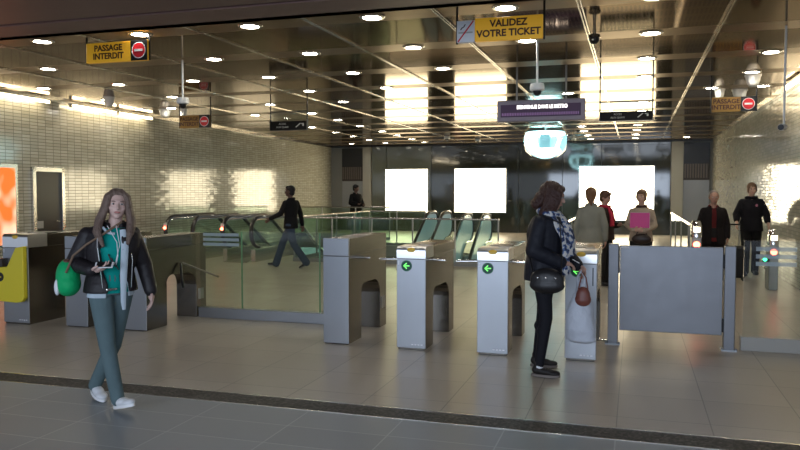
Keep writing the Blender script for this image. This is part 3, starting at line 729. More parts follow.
# ------------------------------------------------------------------ rear balustrades round the openings
def balustrade(p0, p1, label, n, h=1.0, lit=False, m='glass_rear'):
    L = math.hypot(p1[0] - p0[0], p1[1] - p0[1]); a = math.atan2(p1[1] - p0[1], p1[0] - p0[0])
    t = thing('glass_balustrade', label, 'balustrade', (p0[0], p0[1], 0), a)
    for k in range(n):
        bm = BM(); box(bm, L * k / n + .02, L * (k + 1) / n - .02, -.006, .006, .08, h - .02); obj('glass_pane', bm, M[m], t)
    for k in range(n + 1):
        x = min(max(L * k / n, .015), L - .015)
        bm = BM(); box(bm, x - .012, x + .012, -.02, .02, 0, h - .02); obj('upright', bm, M['grey'], t)
    bm = BM(); tube(bm, [(0, 0, h), (L, 0, h)], .022, 10); obj('handrail', bm, mat('lit rail', (.9, .8, .6), .2, .2, emit=(1, .85, .6), es=2.2) if lit else M['alu'], t, smooth=True)
    bm = BM(); box(bm, 0, L, -.03, .03, 0, .08); obj('kerb', bm, M['grey'], t)
balustrade((-7.4, 15.55), (-2.7, 15.55), 'green glass balustrade behind the turnstiles, in front of the middle escalators', 5)
balustrade((-7.42, 15.6), (-7.42, 20.7), 'green glass balustrade running away from the walking man in black', 4)
balustrade((-7.5, 20.85), (-5.75, 20.85), 'green glass balustrade across the far side of the opening', 2)
balustrade((-1.25, 14.2), (-1.25, 17.6), 'lit handrail balustrade left of the woman in the grey jacket', 2, lit=True)
balustrade((.95, 14.6), (.95, 21.5), 'lit handrail balustrade behind the woman with the pink folder', 3, lit=True)
balustrade((-11.2, 23.2), (-7.6, 23.2), 'pale topped balustrade behind the left escalators', 3, h=1.05)

# ------------------------------------------------------------------ escalators
def escalator(x, ytop, away, label, flat=2.0, w=.72, lamp=False, cyan=False):
    """top landing at ytop; away=1 descends towards +y, -1 towards the viewer"""
    t = thing('escalator', label, 'escalator', (x, ytop, 0), 0 if away > 0 else PI, group='escalators down to the platforms')
    s30 = math.tan(math.radians(30)); D = 7.0; f = flat
    gm = glass('escalator glass', (.82, .90, .87)) if 'escalator glass' not in MATS else MATS['escalator glass']
    if cyan: gm = mat('lit balustrade panel', (.40, .46, .47), .15, .1, emit=(.45, .75, .80), es=.12)
    for sx in (-1, 1):
        X = sx * w / 2
        # handrail path: round newel, level, then down
        pts = []
        for k in range(9):
            a = -PI / 2 - PI * k / 8
            pts.append((X, .34 + .34 * math.cos(a), .66 + .34 * math.sin(a)))
        pts += [(X, f, 1.0), (X, f + .25, .95), (X, f + .25 + D, .95 - D * s30)]
        bm = BM(); tube(bm, pts, .048 if lamp else .040, 10, flat=(1.1, .8)); obj('handrail', bm, M['rubber'], t, smooth=True)
        bm = BM(); pr = [(.34, .32), (.15, .38), (.05, .52), (.04, .72), (.14, .90), (.34, .965), (f, .965), (f + .25, .915), (f + .25 + D, .915 - D * s30), (f + .25 + D, .25 - D * s30), (f + .1, .25), (f, .28)]
        prism(bm, pr, X - .008, X + .008); obj('balustrade_panel', bm, gm, t)
        bm = BM(); pr = [(.10, 0), (.10, .28), (f, .28), (f + .1, .25), (f + .25 + D, .25 - D * s30), (f + .25 + D, -.25 - D * s30), (f + .1, -.2), (f, .0)]
        prism(bm, pr, X - .05, X + .05); obj('skirt', bm, M['alu'], t)
        bm = BM(); tube(bm, [(X, q[1], q[2] - .055 if q[2] > .9 else q[2]) for q in pts[7:]], .016, 8); obj('decking_trim', bm, M['chrome'], t, smooth=True)
        if lamp and sx < 0:
            bm = BM(); sph(bm, (X, -.03, .74), .036, u=14, v=8); obj('red_lamp', bm, M['redlamp'], t, smooth=True)
            bm = BM(); cbox(bm, (X, -.005, .82), (.07, .05, .08)); obj('lamp_block', bm, M['white'], t, bevel=.01)
    bm = BM(); box(bm, -w / 2 + .05, w / 2 - .05, -.1, f, -.02, .012); obj('comb_plate', bm, M['steel_dark'], t)
    bm = BM(); box(bm, -w / 2 + .06, w / 2 - .06, f, f + .38, -.22, -.02); st = obj('step', bm, mat('step metal', (.42, .45, .46), .45, .5), t, bevel=.004)
    for k in range(1, 14):
        c = st.copy(); COL.objects.link(c); c.parent = t; c.location = (0, .38 * k, -.22 * k)
    return t
escalator(-10.05, 15.0, 1, 'leftmost escalator with a red lamp on its newel, near the tiled wall', lamp=True)
escalator(-8.55, 15.0, 1, 'escalator with a red lamp just behind the left end of the glass barrier', lamp=True, cyan=False)
escalator(-3.86, 19.6, -1, 'blue-green lit escalator rising behind the middle turnstiles, nearer one', flat=.9, w=.50, cyan=True)
escalator(-5.33, 21.4, -1, 'blue-green lit escalator behind the middle turnstiles, farther one', flat=.9, w=.44, cyan=True)

# exit validators seen from behind on the right
def exit_post(x, y, label, lamp='redlamp', h=1.15):
    t = thing('exit_validator', label, 'ticket validator', (x, y, 0))
    bm = BM(); box(bm, -.07, .07, -.10, .25, 0, h - .25); obj('post', bm, M['steel_dark'], t, bevel=.01)
    bm = BM(); loft(bm, [((0, 0, h - .25), .085, .10, 0), ((0, 0, h - .08), .08, .095, 0), ((0, 0.02, h), .055, .06, 0)], 20); obj('head', bm, M['chrome'], t, smooth=True)
    bm = BM(); cone(bm, (0, -.115, h - .36), (0, -.10, h - .36), .048, seg=20); obj('status_lamp', bm, M[lamp], t)
    bm = BM(); box(bm, -.05, .05, -.105, -.096, h - .17, h - .09); obj('lit_strip', bm, mat('lit strip', (1, .9, .7), .4, emit=(1, .85, .6), es=3), t)
    return t
exit_post(.905, 12.3, 'exit validator post with a red lamp, left of the man in the dark coat')
p = exit_post(2.15, 13.4, 'exit validator post with red and green lamps in front of the boy in black', h=.98)
bm = BM(); cone(bm, (-.13, -.12, .50), (-.13, -.10, .50), .03, seg=16); obj('green_lamp', bm, M['greenlamp'], p)
bm = BM(); box(bm, -.16, -.06, -.10, -.04, .44, .56); obj('lamp_block', bm, M['black'], p)

# ------------------------------------------------------------------ people
def skin(c): return mat('skin %.2f' % c[0], c, .5, spec=.4)
def cloth(name, c, rough=.8, bump=.5, bs=14, var=.18): return mat(name, c, rough, bump=bump, bscale=bs, var=var, spec=.25)
def frame(yaw, pitch=0, roll=0):
    """columns: left(+x), back(+y), up ; face looks to -y"""
    return Euler((pitch, roll, yaw), 'XYZ').to_matrix()
def pose(h=1.65, **o):
    s = h / 1.65
    J = dict(pelvis=(0, 0, .90), waist=(0, 0, 1.03), chest=(0, 0, 1.20), neck=(0, .01, 1.37), head=(0, -.01, 1.535),
             sl=(.150, .01, 1.305), sr=(-.150, .01, 1.305), el=(.215, .03, 1.07), er=(-.215, .03, 1.07), wl=(.22, -.02, .84), wr=(-.22, -.02, .84),
             hl=(.085, 0, .87), hr=(-.085, 0, .87), kl=(.09, -.01, .48), kr=(-.09, -.01, .48), al=(.09, .02, .085), ar=(-.09, .02, .085))
    J.update({k: v for k, v in o.items() if k in J})
    J = {k: V(v) * s for k, v in J.items()}
    J['s'] = s
    return J
def torso_rings(J, o=0, yaw=0, bottom=None, top='neck', flare=0, girth=1):
    s = J['s']; P, W, C, N = J['pelvis'], J['waist'], J['chest'], J['neck']
    sy = math.atan2((J['sl'] - J['sr']).y, (J['sl'] - J['sr']).x)
    hy = math.atan2((J['hl'] - J['hr']).y, (J['hl'] - J['hr']).x)
    g = girth
    R = []
    if bottom is not None:
        R.append((V((P.x, P.y, bottom)), (.158 + o + flare) * s * g, (.115 + o + flare) * s * g, hy))
    R += [(P + V((0, 0, -.04 * s)), (.160 + o) * s * g, (.118 + o) * s * g, hy), (P + V((0, 0, .04 * s)), (.152 + o) * s * g, (.112 + o) * s * g, hy),
          (W, (.128 + o) * s * g, (.095 + o) * s * g, (sy + hy) / 2), (C, (.150 + o) * s * g, (.112 + o) * s * g, sy),
          (C.lerp(N, .45), (.160 + o) * s * g, (.100 + o) * s * g, sy), (C.lerp(N, .72), (.150 + o) * s * g, (.082 + o) * s * g, sy),
          (C.lerp(N, .93), (.095 + o) * s, (.066 + o) * s, sy)]
    return R
def hand(bm, w, d, n, side, s, curl=.5, thumb_in=.5):
    """w wrist, d direction to the fingertips, n the way the palm faces, side = unit vector towards the thumb"""
    d = V(d).normalized(); n = V(n); n = (n - d * n.dot(d)).normalized(); sd = n.cross(d).normalized() * side
    L = .085 * s
    rot = Matrix((sd, n, d)).transposed()
    sph(bm, w + d * L * .52, 1, (.038 * s, .0165 * s, .050 * s), rot, 14, 10)
    rc(bm, w, w + d * L * .5, .022 * s, .024 * s, 10)
    for k, (off, ln) in enumerate(((.029, .070), (.010, .080), (-.009, .074), (-.027, .058))):
        p = w + d * L * (.90 - .05 * abs(k - 1)) + sd * off * s
        dd = d.copy(); r = .0090 * s
        for sg in (.45, .32, .25):
            ax = sd * side
            dd = (Matrix.Rotation(-curl * .8 * side, 3, sd * 1.0) @ dd) if False else (dd * math.cos(curl * .75) + (n - dd * n.dot(dd)).normalized() * math.sin(curl * .75)).normalized()
            q = p + dd * ln * sg * s
            rc(bm, p, q, r, r * .9, 8); p = q; r *= .9
    p = w + d * L * .22 + sd * .026 * s
    q = p + (sd * .75 + d * .65 + n * .25 * thumb_in).normalized() * .036 * s; rc(bm, p, q, .0125 * s, .0105 * s, 8)
    q2 = q + (sd * .25 + d * .85 + n * .5 * thumb_in).normalized() * .030 * s; rc(bm, q, q2, .0105 * s, .0085 * s, 8)
def head(bm, c, F, s):
    def L(x, y, z): return c + F @ V((x * s, y * s, z * s))
    sph(bm, L(0, .012, .022), 1, (.073 * s, .093 * s, .088 * s), F, 20, 14)      # skull
    sph(bm, L(0, -.028, -.035), 1, (.056 * s, .056 * s, .066 * s), F, 18, 12)    # face and jaw
    sph(bm, L(0, -.052, -.082), 1, (.026 * s, .026 * s, .022 * s), F, 12, 8)     # chin
    for sx in (-1, 1):
        sph(bm, L(sx * .036, -.052, -.022), 1, (.024 * s, .022 * s, .022 * s), F, 12, 8)   # cheeks
        sph(bm, L(sx * .073, .006, -.005), 1, (.010 * s, .020 * s, .031 * s), F, 10, 8)    # ears
    rc(bm, L(0, -.078, .015), L(0, -.099, -.022), .009 * s, .0125 * s, 8)         # nose
    sph(bm, L(0, -.074, .032), 1, (.040 * s, .014 * s, .012 * s), F, 12, 8)       # brow
    sph(bm, L(0, -.080, -.050), 1, (.023 * s, .011 * s, .012 * s), F, 10, 8)
def face_bits(t, c, F, s, brow, lip=(.45, .17, .15)):
    def L(x, y, z): return c + F @ V((x * s, y * s, z * s))
    for sx in (-1, 1):
        bm = BM(); sph(bm, L(sx * .030, -.0765, .010), 1, (.0125 * s, .008 * s, .007 * s), F, 10, 8); e = obj('eye', bm, mat('eye white', (.55, .52, .50), .3), t, smooth=True)
        bm = BM(); sph(bm, L(sx * .030, -.0825, .010), 1, (.0062 * s, .0035 * s, .0062 * s), F, 10, 6); obj('iris', bm, mat('iris dark', (.03, .015, .01), .2), e, smooth=True)
        bm = BM(); sph(bm, L(sx * .031, -.084, .030), 1, (.018 * s, .005 * s, .004 * s), F, 10, 6); obj('eyebrow', bm, brow, t, smooth=True)
    bm = BM(); sph(bm, L(0, -.0895, -.051), 1, (.022 * s, .006 * s, .0075 * s), F, 12, 6); obj('lips', bm, mat('lips %.2f' % lip[0], lip, .4), t, smooth=True)
def shoe(t, a, d, s, m, sole, lift=0, name='shoe', w=1.0):
    """a ankle joint, d heading (2-D), lift = toe pitch up"""
    yaw = math.atan2(d[1], d[0]) + PI / 2
    R = Euler((-lift, 0, yaw), 'XYZ').to_matrix()
    def L(x, y, z): return a + R @ V((x * s, y * s, z * s))
    bm = BM()
    sph(bm, L(0, .015, -.028), 1, (.036 * s * w, .045 * s, .040 * s), R, 14, 10)
    sph(bm, L(0, -.055, -.040), 1, (.038 * s * w, .075 * s, .032 * s), R, 14, 10)
    sph(bm, L(0, -.125, -.050), 1, (.041 * s * w, .060 * s, .026 * s), R, 14, 10)
    rc(bm, L(0, .01, .025), L(0, 0, -.03), .036 * s, .040 * s, 12)
    up = remesh(name, bm, m, .008, t, 3)
    bm = BM()
    poly = []
    for k in range(20):
        q = 2 * PI * k / 20; y = -.060 + .122 * math.sin(q); x = (.039 - .006 * math.sin(q)) * math.cos(q) * w
        poly.append((x, y))
    A = [bm.verts.new(L(x, y, -.083)) for x, y in poly]; B = [bm.verts.new(L(x * 1.02, y, -.062)) for x, y in poly]
    for k in range(20): bm.faces.new((A[k], A[(k + 1) % 20], B[(k + 1) % 20], B[k]))
    bm.faces.new(A[::-1]); bm.faces.new(B)
    obj('sole', bm, sole, up, smooth=True)
    bm = BM()
    for k in range(4): rc(bm, L(-.018, -.04 - .018 * k, -.006 - .007 * k), L(.018, -.035 - .018 * k, -.006 - .007 * k), .004 * s, .004 * s, 6)
    obj('laces', bm, sole, up, smooth=True)
    return up
def limb(bm, a, b, c, r0, r1, r2):
    rc(bm, a, b, r0, r1, 16); rc(bm, b, c, r1, r2, 16)
def person_body(t, J, F, col, hands, vox=.008, girth=1):
    s = J['s']; bm = BM()
    loft(bm, torso_rings(J, 0, girth=girth))
    for q in 'lr': rc(bm, J['neck'] + V((0, 0, -.03 * s)), J['s' + q], .045 * s, .044 * s)
    rc(bm, J['chest'].lerp(J['neck'], .8), J['head'] + F @ V((0, .012, -.06)) * s, .050 * s, .048 * s)
    for q in 'lr':
        limb(bm, J['s' + q], J['e' + q], J['w' + q], .047 * s, .036 * s, .024 * s)
        limb(bm, J['h' + q], J['k' + q], J['a' + q], .082 * s, .052 * s, .034 * s)
        sph(bm, J['k' + q].lerp(J['a' + q], .28) + V((0, .012, 0)), .05 * s)
        a = J['a' + q]; sph(bm, a + V((0, 0, -.03 * s)), .033 * s)
    head(bm, J['head'], F, s)
    for q, hd in hands.items():
        hand(bm, J['w' + q], hd[0], hd[1], 1 if q == 'l' else -1, s * 1.0, *(hd[2:]))
    return remesh('body', bm, skin(col), vox, t, 2)
def trousers(t, J, m, o=.012, hem=.0, vox=.010, flare=0, name='trousers', girth=1):
    s = J['s']; bm = BM()
    loft(bm, torso_rings(J, o, girth=girth)[:3])
    for q in 'lr':
        h, k, a = J['h' + q], J['k' + q], J['a' + q]
        e = a.lerp(k, hem)
        e = e + (a - k).normalized() * .02 * s if hem <= 0 else e
        limb(bm, h, k, e, (.084 + o) * s, (.054 + o) * s, (.040 + o + flare) * s)
        sph(bm, k.lerp(a, .28) + V((0, .012, 0)), (.052 + o) * s)
    return remesh(name, bm, m, vox, t, 3)
def top(t, J, m, o=.022, hem=None, vox=.010, gap=None, flare=.01, name='jacket', sleeve=.95, collar=True, sw=.012, girth=1, th=.022):
    s = J['s']; bm = BM(); hem = (J['pelvis'].z - .10 * s) if hem is None else hem
    R = torso_rings(J, o, bottom=hem, flare=flare, girth=girth)
    if hem > J['pelvis'].z - .05 * s: R = [R[0]] + [r for r in R[1:] if r[0].z > hem + .03]
    if gap: shell(bm, R, [gap if i < len(R) - 3 else gap * .8 for i in range(len(R))], th)
    else: loft(bm, R)
    for q in 'lr':
        S_, E_, W_ = J['s' + q], J['e' + q], J['w' + q]
        limb(bm, S_, E_, E_.lerp(W_, sleeve), (.053 + sw * .55) * s, (.042 + sw) * s, (.030 + sw) * s)
        rc(bm, J['neck'] + V((0, 0, -.035 * s)), S_, (.046 + sw * .4) * s, (.050 + sw * .5) * s)
        sph(bm, S_.lerp(J['chest'], .35), (.070 + sw * .4) * s)
    if collar:
        c = J['neck']; pts = []
        for k in range(13):
            a = -PI / 2 + .55 + (2 * PI - 1.1) * k / 12
            pts.append(c + V((math.cos(a) * .072 * s, math.sin(a) * .066 * s + .008, .012 * s + .012 * math.sin(a))))
        tube(bm, pts, .021 * s, 8, flat=(1, 1.3))
    return remesh(name, bm, m, vox, t, 2)
def hair_cap(bm, c, F, s, back=.016, puff=1.0, front=-.052):
    def L(x, y, z): return c + F @ V((x * s, y * s, z * s))
    sph(bm, L(0, .012 + back, .036), 1, (.082 * s * puff, .094 * s * puff, .086 * s * puff), F, 20, 14)
    sph(bm, L(0, .045, -.015), 1, (.072 * s * puff, .062 * s * puff, .080 * s * puff), F, 16, 12)
    sph(bm, L(0, front + .01, .078), 1, (.060 * s * puff, .040 * s, .034 * s), F, 14, 10)
def person(label, loc, rotz, J, head_rot=(0, 0, 0), sk=(.55, .34, .26), hands=None, vox=.009):
    t = thing('person', label, 'person', loc, rotz)
    F = frame(head_rot[0], head_rot[1], head_rot[2])
    if hands is None: hands = {'l': ((0, -.15, -1), (-1, 0, 0), .45), 'r': ((0, -.15, -1), (1, 0, 0), .45)}
    person_body(t, J, F, sk, hands, vox)
    return t, F

# ---- 1. the girl walking towards the camera
J = pose(1.63, pelvis=(0, 0, .90), chest=(.015, -.02, 1.20), neck=(.028, -.02, 1.37), head=(.050, -.045, 1.53),
         sl=(.155, -.04, 1.305), sr=(-.155, .02, 1.305), el=(.245, .03, 1.07), wl=(.285, -.04, .86), er=(-.255, .03, 1.09), wr=(-.145, -.19, 1.06),
         hl=(.081, .026, .88), hr=(-.076, -.025, .88), kr=(-.045, -.13, .49), ar=(.015, -.17, .105), kl=(.02, .07, .46), al=(-.10, .25, .125))
t, F = person('girl in a black leather jacket walking towards us, green bag at her hip', (-3.73, 4.68, 0), math.radians(44), J, (math.radians(-4), math.radians(3), math.radians(4)),
              (.62, .42, .36), {'l': ((.05, -.12, -1), (-1, 0, .0), .45), 'r': ((.9, -.5, .12), (0, .25, 1), .55)}, .0055)
Sg = J['s']
trousers(t, J, cloth('grey green jeans', (.105, .155, .165), .85, .35, 22), .006, 0, .008, .004, 'jeans')
top(t, J, cloth('teal shirt', (.0, .30, .26), .8, .2), .006, hem=.86, vox=.008, name='shirt', sleeve=.2, collar=False, sw=-.004)
bm = BM()
for k in range(3): rc(bm, (-.025 + .02 * k, -.138, 1.15 - .03 * k), (.0 + .02 * k, -.142, 1.08 - .02 * k), .006, .004, 6)
obj('shirt_print', bm, M['black'], t)
R_ = torso_rings(J, .016, bottom=.83, flare=.004)
bm = BM(); shell(bm, R_[:6], [.52] * 6, .014); remesh('hoodie', bm, cloth('pale grey blue hoodie', (.48, .56, .62), .9, .2), .006, t, 1)
lj = mat('black leather', (.018, .015, .017), .5, bump=.5, bscale=16, spec=.35)
top(t, J, lj, .042, hem=.865, vox=.008, gap=.44, flare=.004, sw=.020, th=.020)
bm = BM(); tube(bm, [(-.07, -.150, .90), (-.085, -.152, 1.05), (-.10, -.148, 1.20), (-.095, -.12, 1.32)], .004, 6); tube(bm, [(.13, -.120, .90), (.14, -.125, 1.10), (.12, -.135, 1.25)], .004, 6); obj('zip', bm, M['chrome'], t)
bm = BM(); rc(bm, (-.04, -.155, .895), (.02, -.165, .90), .012, .008, 8); obj('belt_buckle', bm, M['alu'], t)
bm = BM(); tube(bm, [(.075, -.135, 1.33), (.085, -.160, 1.20), (.075, -.150, 1.00), (.07, -.150, .80), (.075, -.14, .74)], [.014, .018, .016, .012, .008], 8, flat=(1.5, .6)); tube(bm, [(-.06, -.12, 1.35), (-.03, -.13, 1.31), (.02, -.14, 1.30)], .010, 8)
obj('hoodie_edge', bm, MATS['pale grey blue hoodie'], t, smooth=True)
bm = BM(); tube(bm, [(.03, -.135, 1.36), (.05, -.165, 1.22), (.02, -.175, 1.10), (-.01, -.19, 1.065)], .0028, 6); tube(bm, [(-.03, -.135, 1.36), (.03, -.170, 1.24), (.035, -.178, 1.14), (.02, -.19, 1.08)], .0028, 6); obj('earphone_cable', bm, M['signwhite'], t)
bm = BM(); c = J['head']
hair_cap(bm, c, F, Sg, .017, 1.03, -.032)
def Lh(x, y, z): return c + F @ V((x, y, z))
for sx in (-1, 1):
    for k in range(9):
        a = k / 8; x0 = sx * (.060 + .014 * math.sin(a * PI)); y0 = -.035 + .10 * a
        w_ = random.uniform(-.010, .010); ln = -.30 - .05 * random.random() if sx < 0 else -.27 - .06 * random.random()
        tube(bm, [Lh(sx * .02, y0 * .5, .112), Lh(x0, y0 - .01, .06), Lh(x0 + sx * .018, y0 - .012, -.03), Lh(x0 + (.034 if sx > 0 else -.046) + w_, y0 - .02, -.12), Lh(x0 + (.030 if sx > 0 else -.058) + w_, y0 - .07 * (1 - a) - .015, -.20), Lh(x0 + sx * .015 + w_, y0 - .095 * (1 - a), ln)], [.014, .022, .025, .026, .025, .012], 8)
remesh('hair', bm, mat('ash brown hair', (.17, .115, .09), .5, bump=.9, bscale=60, var=.3), .006, t, 1)
face_bits(t, J['head'], F, Sg, MATS['ash brown hair'])
ws = mat('white sneaker', (.72, .74, .76), .5); wsol = mat('white sole', (.80, .81, .82), .5)
shoe(t, J['ar'] , (.55, -1), Sg, ws, wsol, math.radians(14), 'sneaker', 1.1)
shoe(t, J['al'] , (.30, -1), Sg, ws, wsol, math.radians(-12), 'sneaker', 1.1)
girl = t
# things she carries
bag = thing('shoulder_bag', 'bright green shoulder bag hanging at the walking girl\'s hip', 'bag', (0, 0, 0))
bag.location = girl.matrix_basis @ V((-.29, .03, .985)); bag.rotation_euler.z = girl.rotation_euler.z
bm = BM(); sph(bm, (0, 0, 0), 1, (.085, .11, .135), None, 20, 14); sph(bm, (0, 0, -.05), 1, (.09, .13, .095), None, 20, 14); remesh('bag_body', bm, cloth('green fabric', (.005, .36, .12), .6, .5, 14), .009, bag, 4)
bm = BM(); tube(bm, [(-.02, -.12, .04), (.03, -.10, .16), (.12, -.12, .24), (.25, -.185, .33), (.36, -.15, .40)], .006, 8, flat=(1.3, .6)); obj('strap', bm, mat('tan strap', (.16, .10, .06), .6), bag, smooth=True)
bm = BM(); sph(bm, (-.075, -.03, -.07), 1, (.022, .04, .06), None, 12, 8); obj('side_pocket', bm, M['signwhite'], bag, smooth=True)
bm = BM(); sph(bm, (.0, -.02, .115), 1, (.035, .045, .02), None, 12, 8); obj('clasp', bm, mat('brown clasp', (.10, .04, .03), .4), bag, smooth=True)
ph = thing('smartphone', 'white smartphone with earphones held by the walking girl', 'phone'); ph.location = girl.matrix_basis @ V((-.065, -.24, 1.085)); ph.rotation_euler = (math.radians(35), 0, girl.rotation_euler.z - .3)
bm = BM(); cbox(bm, (0, 0, 0), (.125, .062, .009)); obj('case', bm, M['signwhite'], ph, bevel=.004)
bm = BM(); cbox(bm, (0, 0, .006), (.10, .055, .002)); obj('screen', bm, M['black'], ph)

# ---- 2. the woman at the turnstile, seen from the side
J = pose(1.68, pelvis=(0, .01, .92), waist=(0, 0, 1.05), chest=(0, .0, 1.21), neck=(0, -.02, 1.38), head=(0, -.065, 1.535),
         sr=(-.155, .02, 1.31), er=(-.21, .07, 1.08), wr=(-.13, -.16, .975), sl=(.15, -.03, 1.31), el=(.20, -.10, 1.09), wl=(.10, -.265, .93),
         hl=(.085, -.01, .89), hr=(-.085, .02, .89), kr=(-.12, -.03, .50), ar=(-.18, .02, .088), kl=(.10, .03, .50), al=(.17, .09, .088))
t, F = person('woman in black jacket and leggings with a patterned scarf at the turnstile', (-.75, 6.70, 0), math.radians(88), J, (math.radians(8), math.radians(16), 0),
              (.50, .30, .23), {'r': ((.45, -.9, -.15), (.2, 0, -1), .6), 'l': ((.0, -.7, -.75), (-.6, .5, -.2), .9)}, .0055)
Sw = J['s']; wom = t
trousers(t, J, cloth('black leggings', (.010, .010, .014), .75, .15), .002, .03, .008, 0, 'leggings')
bj = cloth('black padded jacket', (.016, .017, .024), .55, .7, 10)
top(t, J, bj, .048, hem=.83, vox=.008, flare=.005, sw=.026)
bm = BM(); c = J['head']
hair_cap(bm, c, F, Sw, .018, 1.10)
def Lh(x, y, z): return c + F @ V((x, y, z))
sph(bm, Lh(0, .085, -.05), 1, (.085, .075, .085), F, 16, 12); sph(bm, Lh(0, .12, -.10), 1, (.075, .055, .055), F, 16, 12)
for sx in (-1, 1):
    for k in range(8):
        a = k / 7; x0 = sx * (.070 + .010 * math.sin(a * PI)); y0 = -.05 + .11 * a; w_ = random.uniform(-.012, .012)
        tube(bm, [Lh(sx * .02, y0 * .6, .105), Lh(x0, y0, .05), Lh(x0 + sx * .016, y0 - .004, -.03), Lh(x0 + sx * .018 + w_, y0 - .004 + w_, -.10), Lh(x0 + w_, y0 + .004 - w_, -.16), Lh(x0 * .9, y0 - .01, -.21 - .04 * random.random())], [.014, .020, .021, .020, .017, .007], 8)
remesh('hair', bm, mat('dark auburn hair', (.050, .020, .014), .45, bump=1, bscale=45, var=.4), .006, t, 1)
face_bits(t, J['head'], F, Sw, MATS['dark auburn hair'])
# scarf
m = bpy.data.materials.new('patterned scarf'); m.use_nodes = True; nt = m.node_tree; b = nt.nodes['Principled BSDF']; b.inputs['Roughness'].default_value = .85
tc = nd(nt, 'ShaderNodeTexCoord'); vo = nd(nt, 'ShaderNodeTexNoise'); setin(vo, Scale=22, Detail=2); nt.links.new(tc.outputs['Object'], vo.inputs['Vector'])
cr = nd(nt, 'ShaderNodeValToRGB'); cr.color_ramp.interpolation = 'CONSTANT'; cr.color_ramp.elements[0].color = (.03, .04, .10, 1); cr.color_ramp.elements[1].color = (.62, .60, .58, 1); cr.color_ramp.elements[1].position = .50
e = cr.color_ramp.elements.new(.44); e.color = (.10, .17, .33, 1)
nt.links.new(vo.outputs[0], cr.inputs[0]); nt.links.new(cr.outputs[0], b.inputs['Base Color'])
bm = BM()
n_ = J['neck']
pts = [n_ + V((math.cos(a) * .088, math.sin(a) * .080 - .01, .015 + .02 * math.sin(a))) for a in [2 * PI * k / 16 for k in range(17)]]
tube(bm, pts, .034, 10, flat=(1, 1.1))
tube(bm, [n_ + V((-.085, -.03, .03)), n_ + V((-.118, -.085, -.07)), n_ + V((-.10, -.145, -.17)), n_ + V((-.09, -.165, -.28)), n_ + V((-.10, -.175, -.42)), n_ + V((-.10, -.17, -.52))], [.028, .040, .044, .042, .042, .046], 10, flat=(1.1, .6))
tube(bm, [n_ + V((.02, -.10, .0)), n_ + V((.0, -.17, -.10)), n_ + V((-.02, -.20, -.22)), n_ + V((-.02, -.20, -.36))], [.034, .050, .058, .06], 10, flat=(1.3, .6))
remesh('scarf', bm, m, .008, t, 2)
bshoe = mat('black suede shoe', (.014, .011, .010), .6); bsol = mat('pale brown sole edge', (.20, .17, .15), .6)
shoe(t, J['ar'], (.0, -1), Sw, bshoe, bsol, 0, 'shoe', 1.1); shoe(t, J['al'], (.12, -1), Sw, bshoe, bsol, 0, 'shoe', 1.1)
for q in 'lr':
    bm = BM(); a = J['a' + q]; rc(bm, a + V((0, 0, .0)), a + V((0, -.002, .032)), .040, .037, 14); obj('sock', bm, M['signwhite'], t, smooth=True)
def carry(name, label, cat, host, local):
    o = thing(name, label, cat); o.location = host.matrix_basis @ V(local); o.rotation_euler.z = host.rotation_euler.z; return o
hb = carry('handbag', 'black shoulder bag at the hip of the woman at the turnstile', 'bag', wom, (-.265, -.055, .86))
bm = BM(); sph(bm, (0, 0, 0), 1, (.055, .145, .10), None, 20, 14); sph(bm, (0, -.0, -.05), 1, (.06, .15, .075), None, 20, 14); remesh('bag_body', bm, mat('black leather bag', (.012, .011, .012), .4, bump=.3, bscale=12), .009, hb, 3)
bm = BM(); tube(bm, [(.02, .12, .05), (.03, .17, .25), (.10, .13, .48), (.13, .05, .535), (.10, -.09, .48), (.02, -.12, .25), (.0, -.12, .05)], .010, 8, flat=(1.4, .6)); obj('strap', bm, MATS['black leather bag'], hb, smooth=True)
for y in (-.08, .0, .07):
    bm = BM(); sph(bm, (-.058, y, .02), .010, u=10, v=8); obj('stud', bm, M['chrome'], hb, smooth=True)
pb = carry('plastic_bag', 'translucent white plastic shopping bag hanging from the woman\'s hand', 'bag', wom, (.02, -.31, .50))
bm = BM(); R = []
for z, a, b in ((-.22, .05, .10), (-.20, .10, .16), (-.10, .105, .165), (.02, .10, .15), (.14, .07, .12), (.24, .035, .07), (.32, .016, .03)):
    R.append((V((.008 * math.sin(z * 20), .01 * math.cos(z * 14), z)), a * .85, b * .80, .15 * math.sin(z * 9)))
loft(bm, R, 28)
tube(bm, [(0, .03, .28), (.0, .03, .36), (.0, .0, .415), (.0, -.03, .36), (.0, -.03, .28)], .012, 8)
pm_ = mat('white plastic film', (.62, .66, .74), .35, bump=1.0, bscale=16, alpha=.82)
remesh('bag_body', bm, pm_, .009, pb, 2)
rb = carry('small_bag', 'small reddish brown bag held above the white plastic bag', 'bag', wom, (-.045, -.335, .70))
bm = BM(); sph(bm, (0, 0, 0), 1, (.04, .062, .085), None, 16, 12); sph(bm, (0, 0, -.03), 1, (.045, .07, .06), None, 16, 12); remesh('bag_body', bm, mat('red brown leather', (.18, .055, .04), .4, bump=.3, bscale=20), .008, rb, 2)
bm = BM(); tube(bm, [(0, .04, .06), (.03, .02, .16), (.06, .02, .21), (.03, -.02, .16), (0, -.04, .06)], .006, 8); obj('handle', bm, MATS['red brown leather'], rb, smooth=True)
tk = carry('ticket', 'small white ticket in the hand of the woman at the turnstile', 'ticket', wom, (-.075, -.275, 1.005)); tk.rotation_euler.x = .5
bm = BM(); cbox(bm, (0, 0, 0), (.03, .066, .003)); obj('card', bm, M['signwhite'], tk)
bm = BM(); cbox(bm, (0, 0, .002), (.024, .010, .001)); obj('magnetic_stripe', bm, M['ink'], tk)

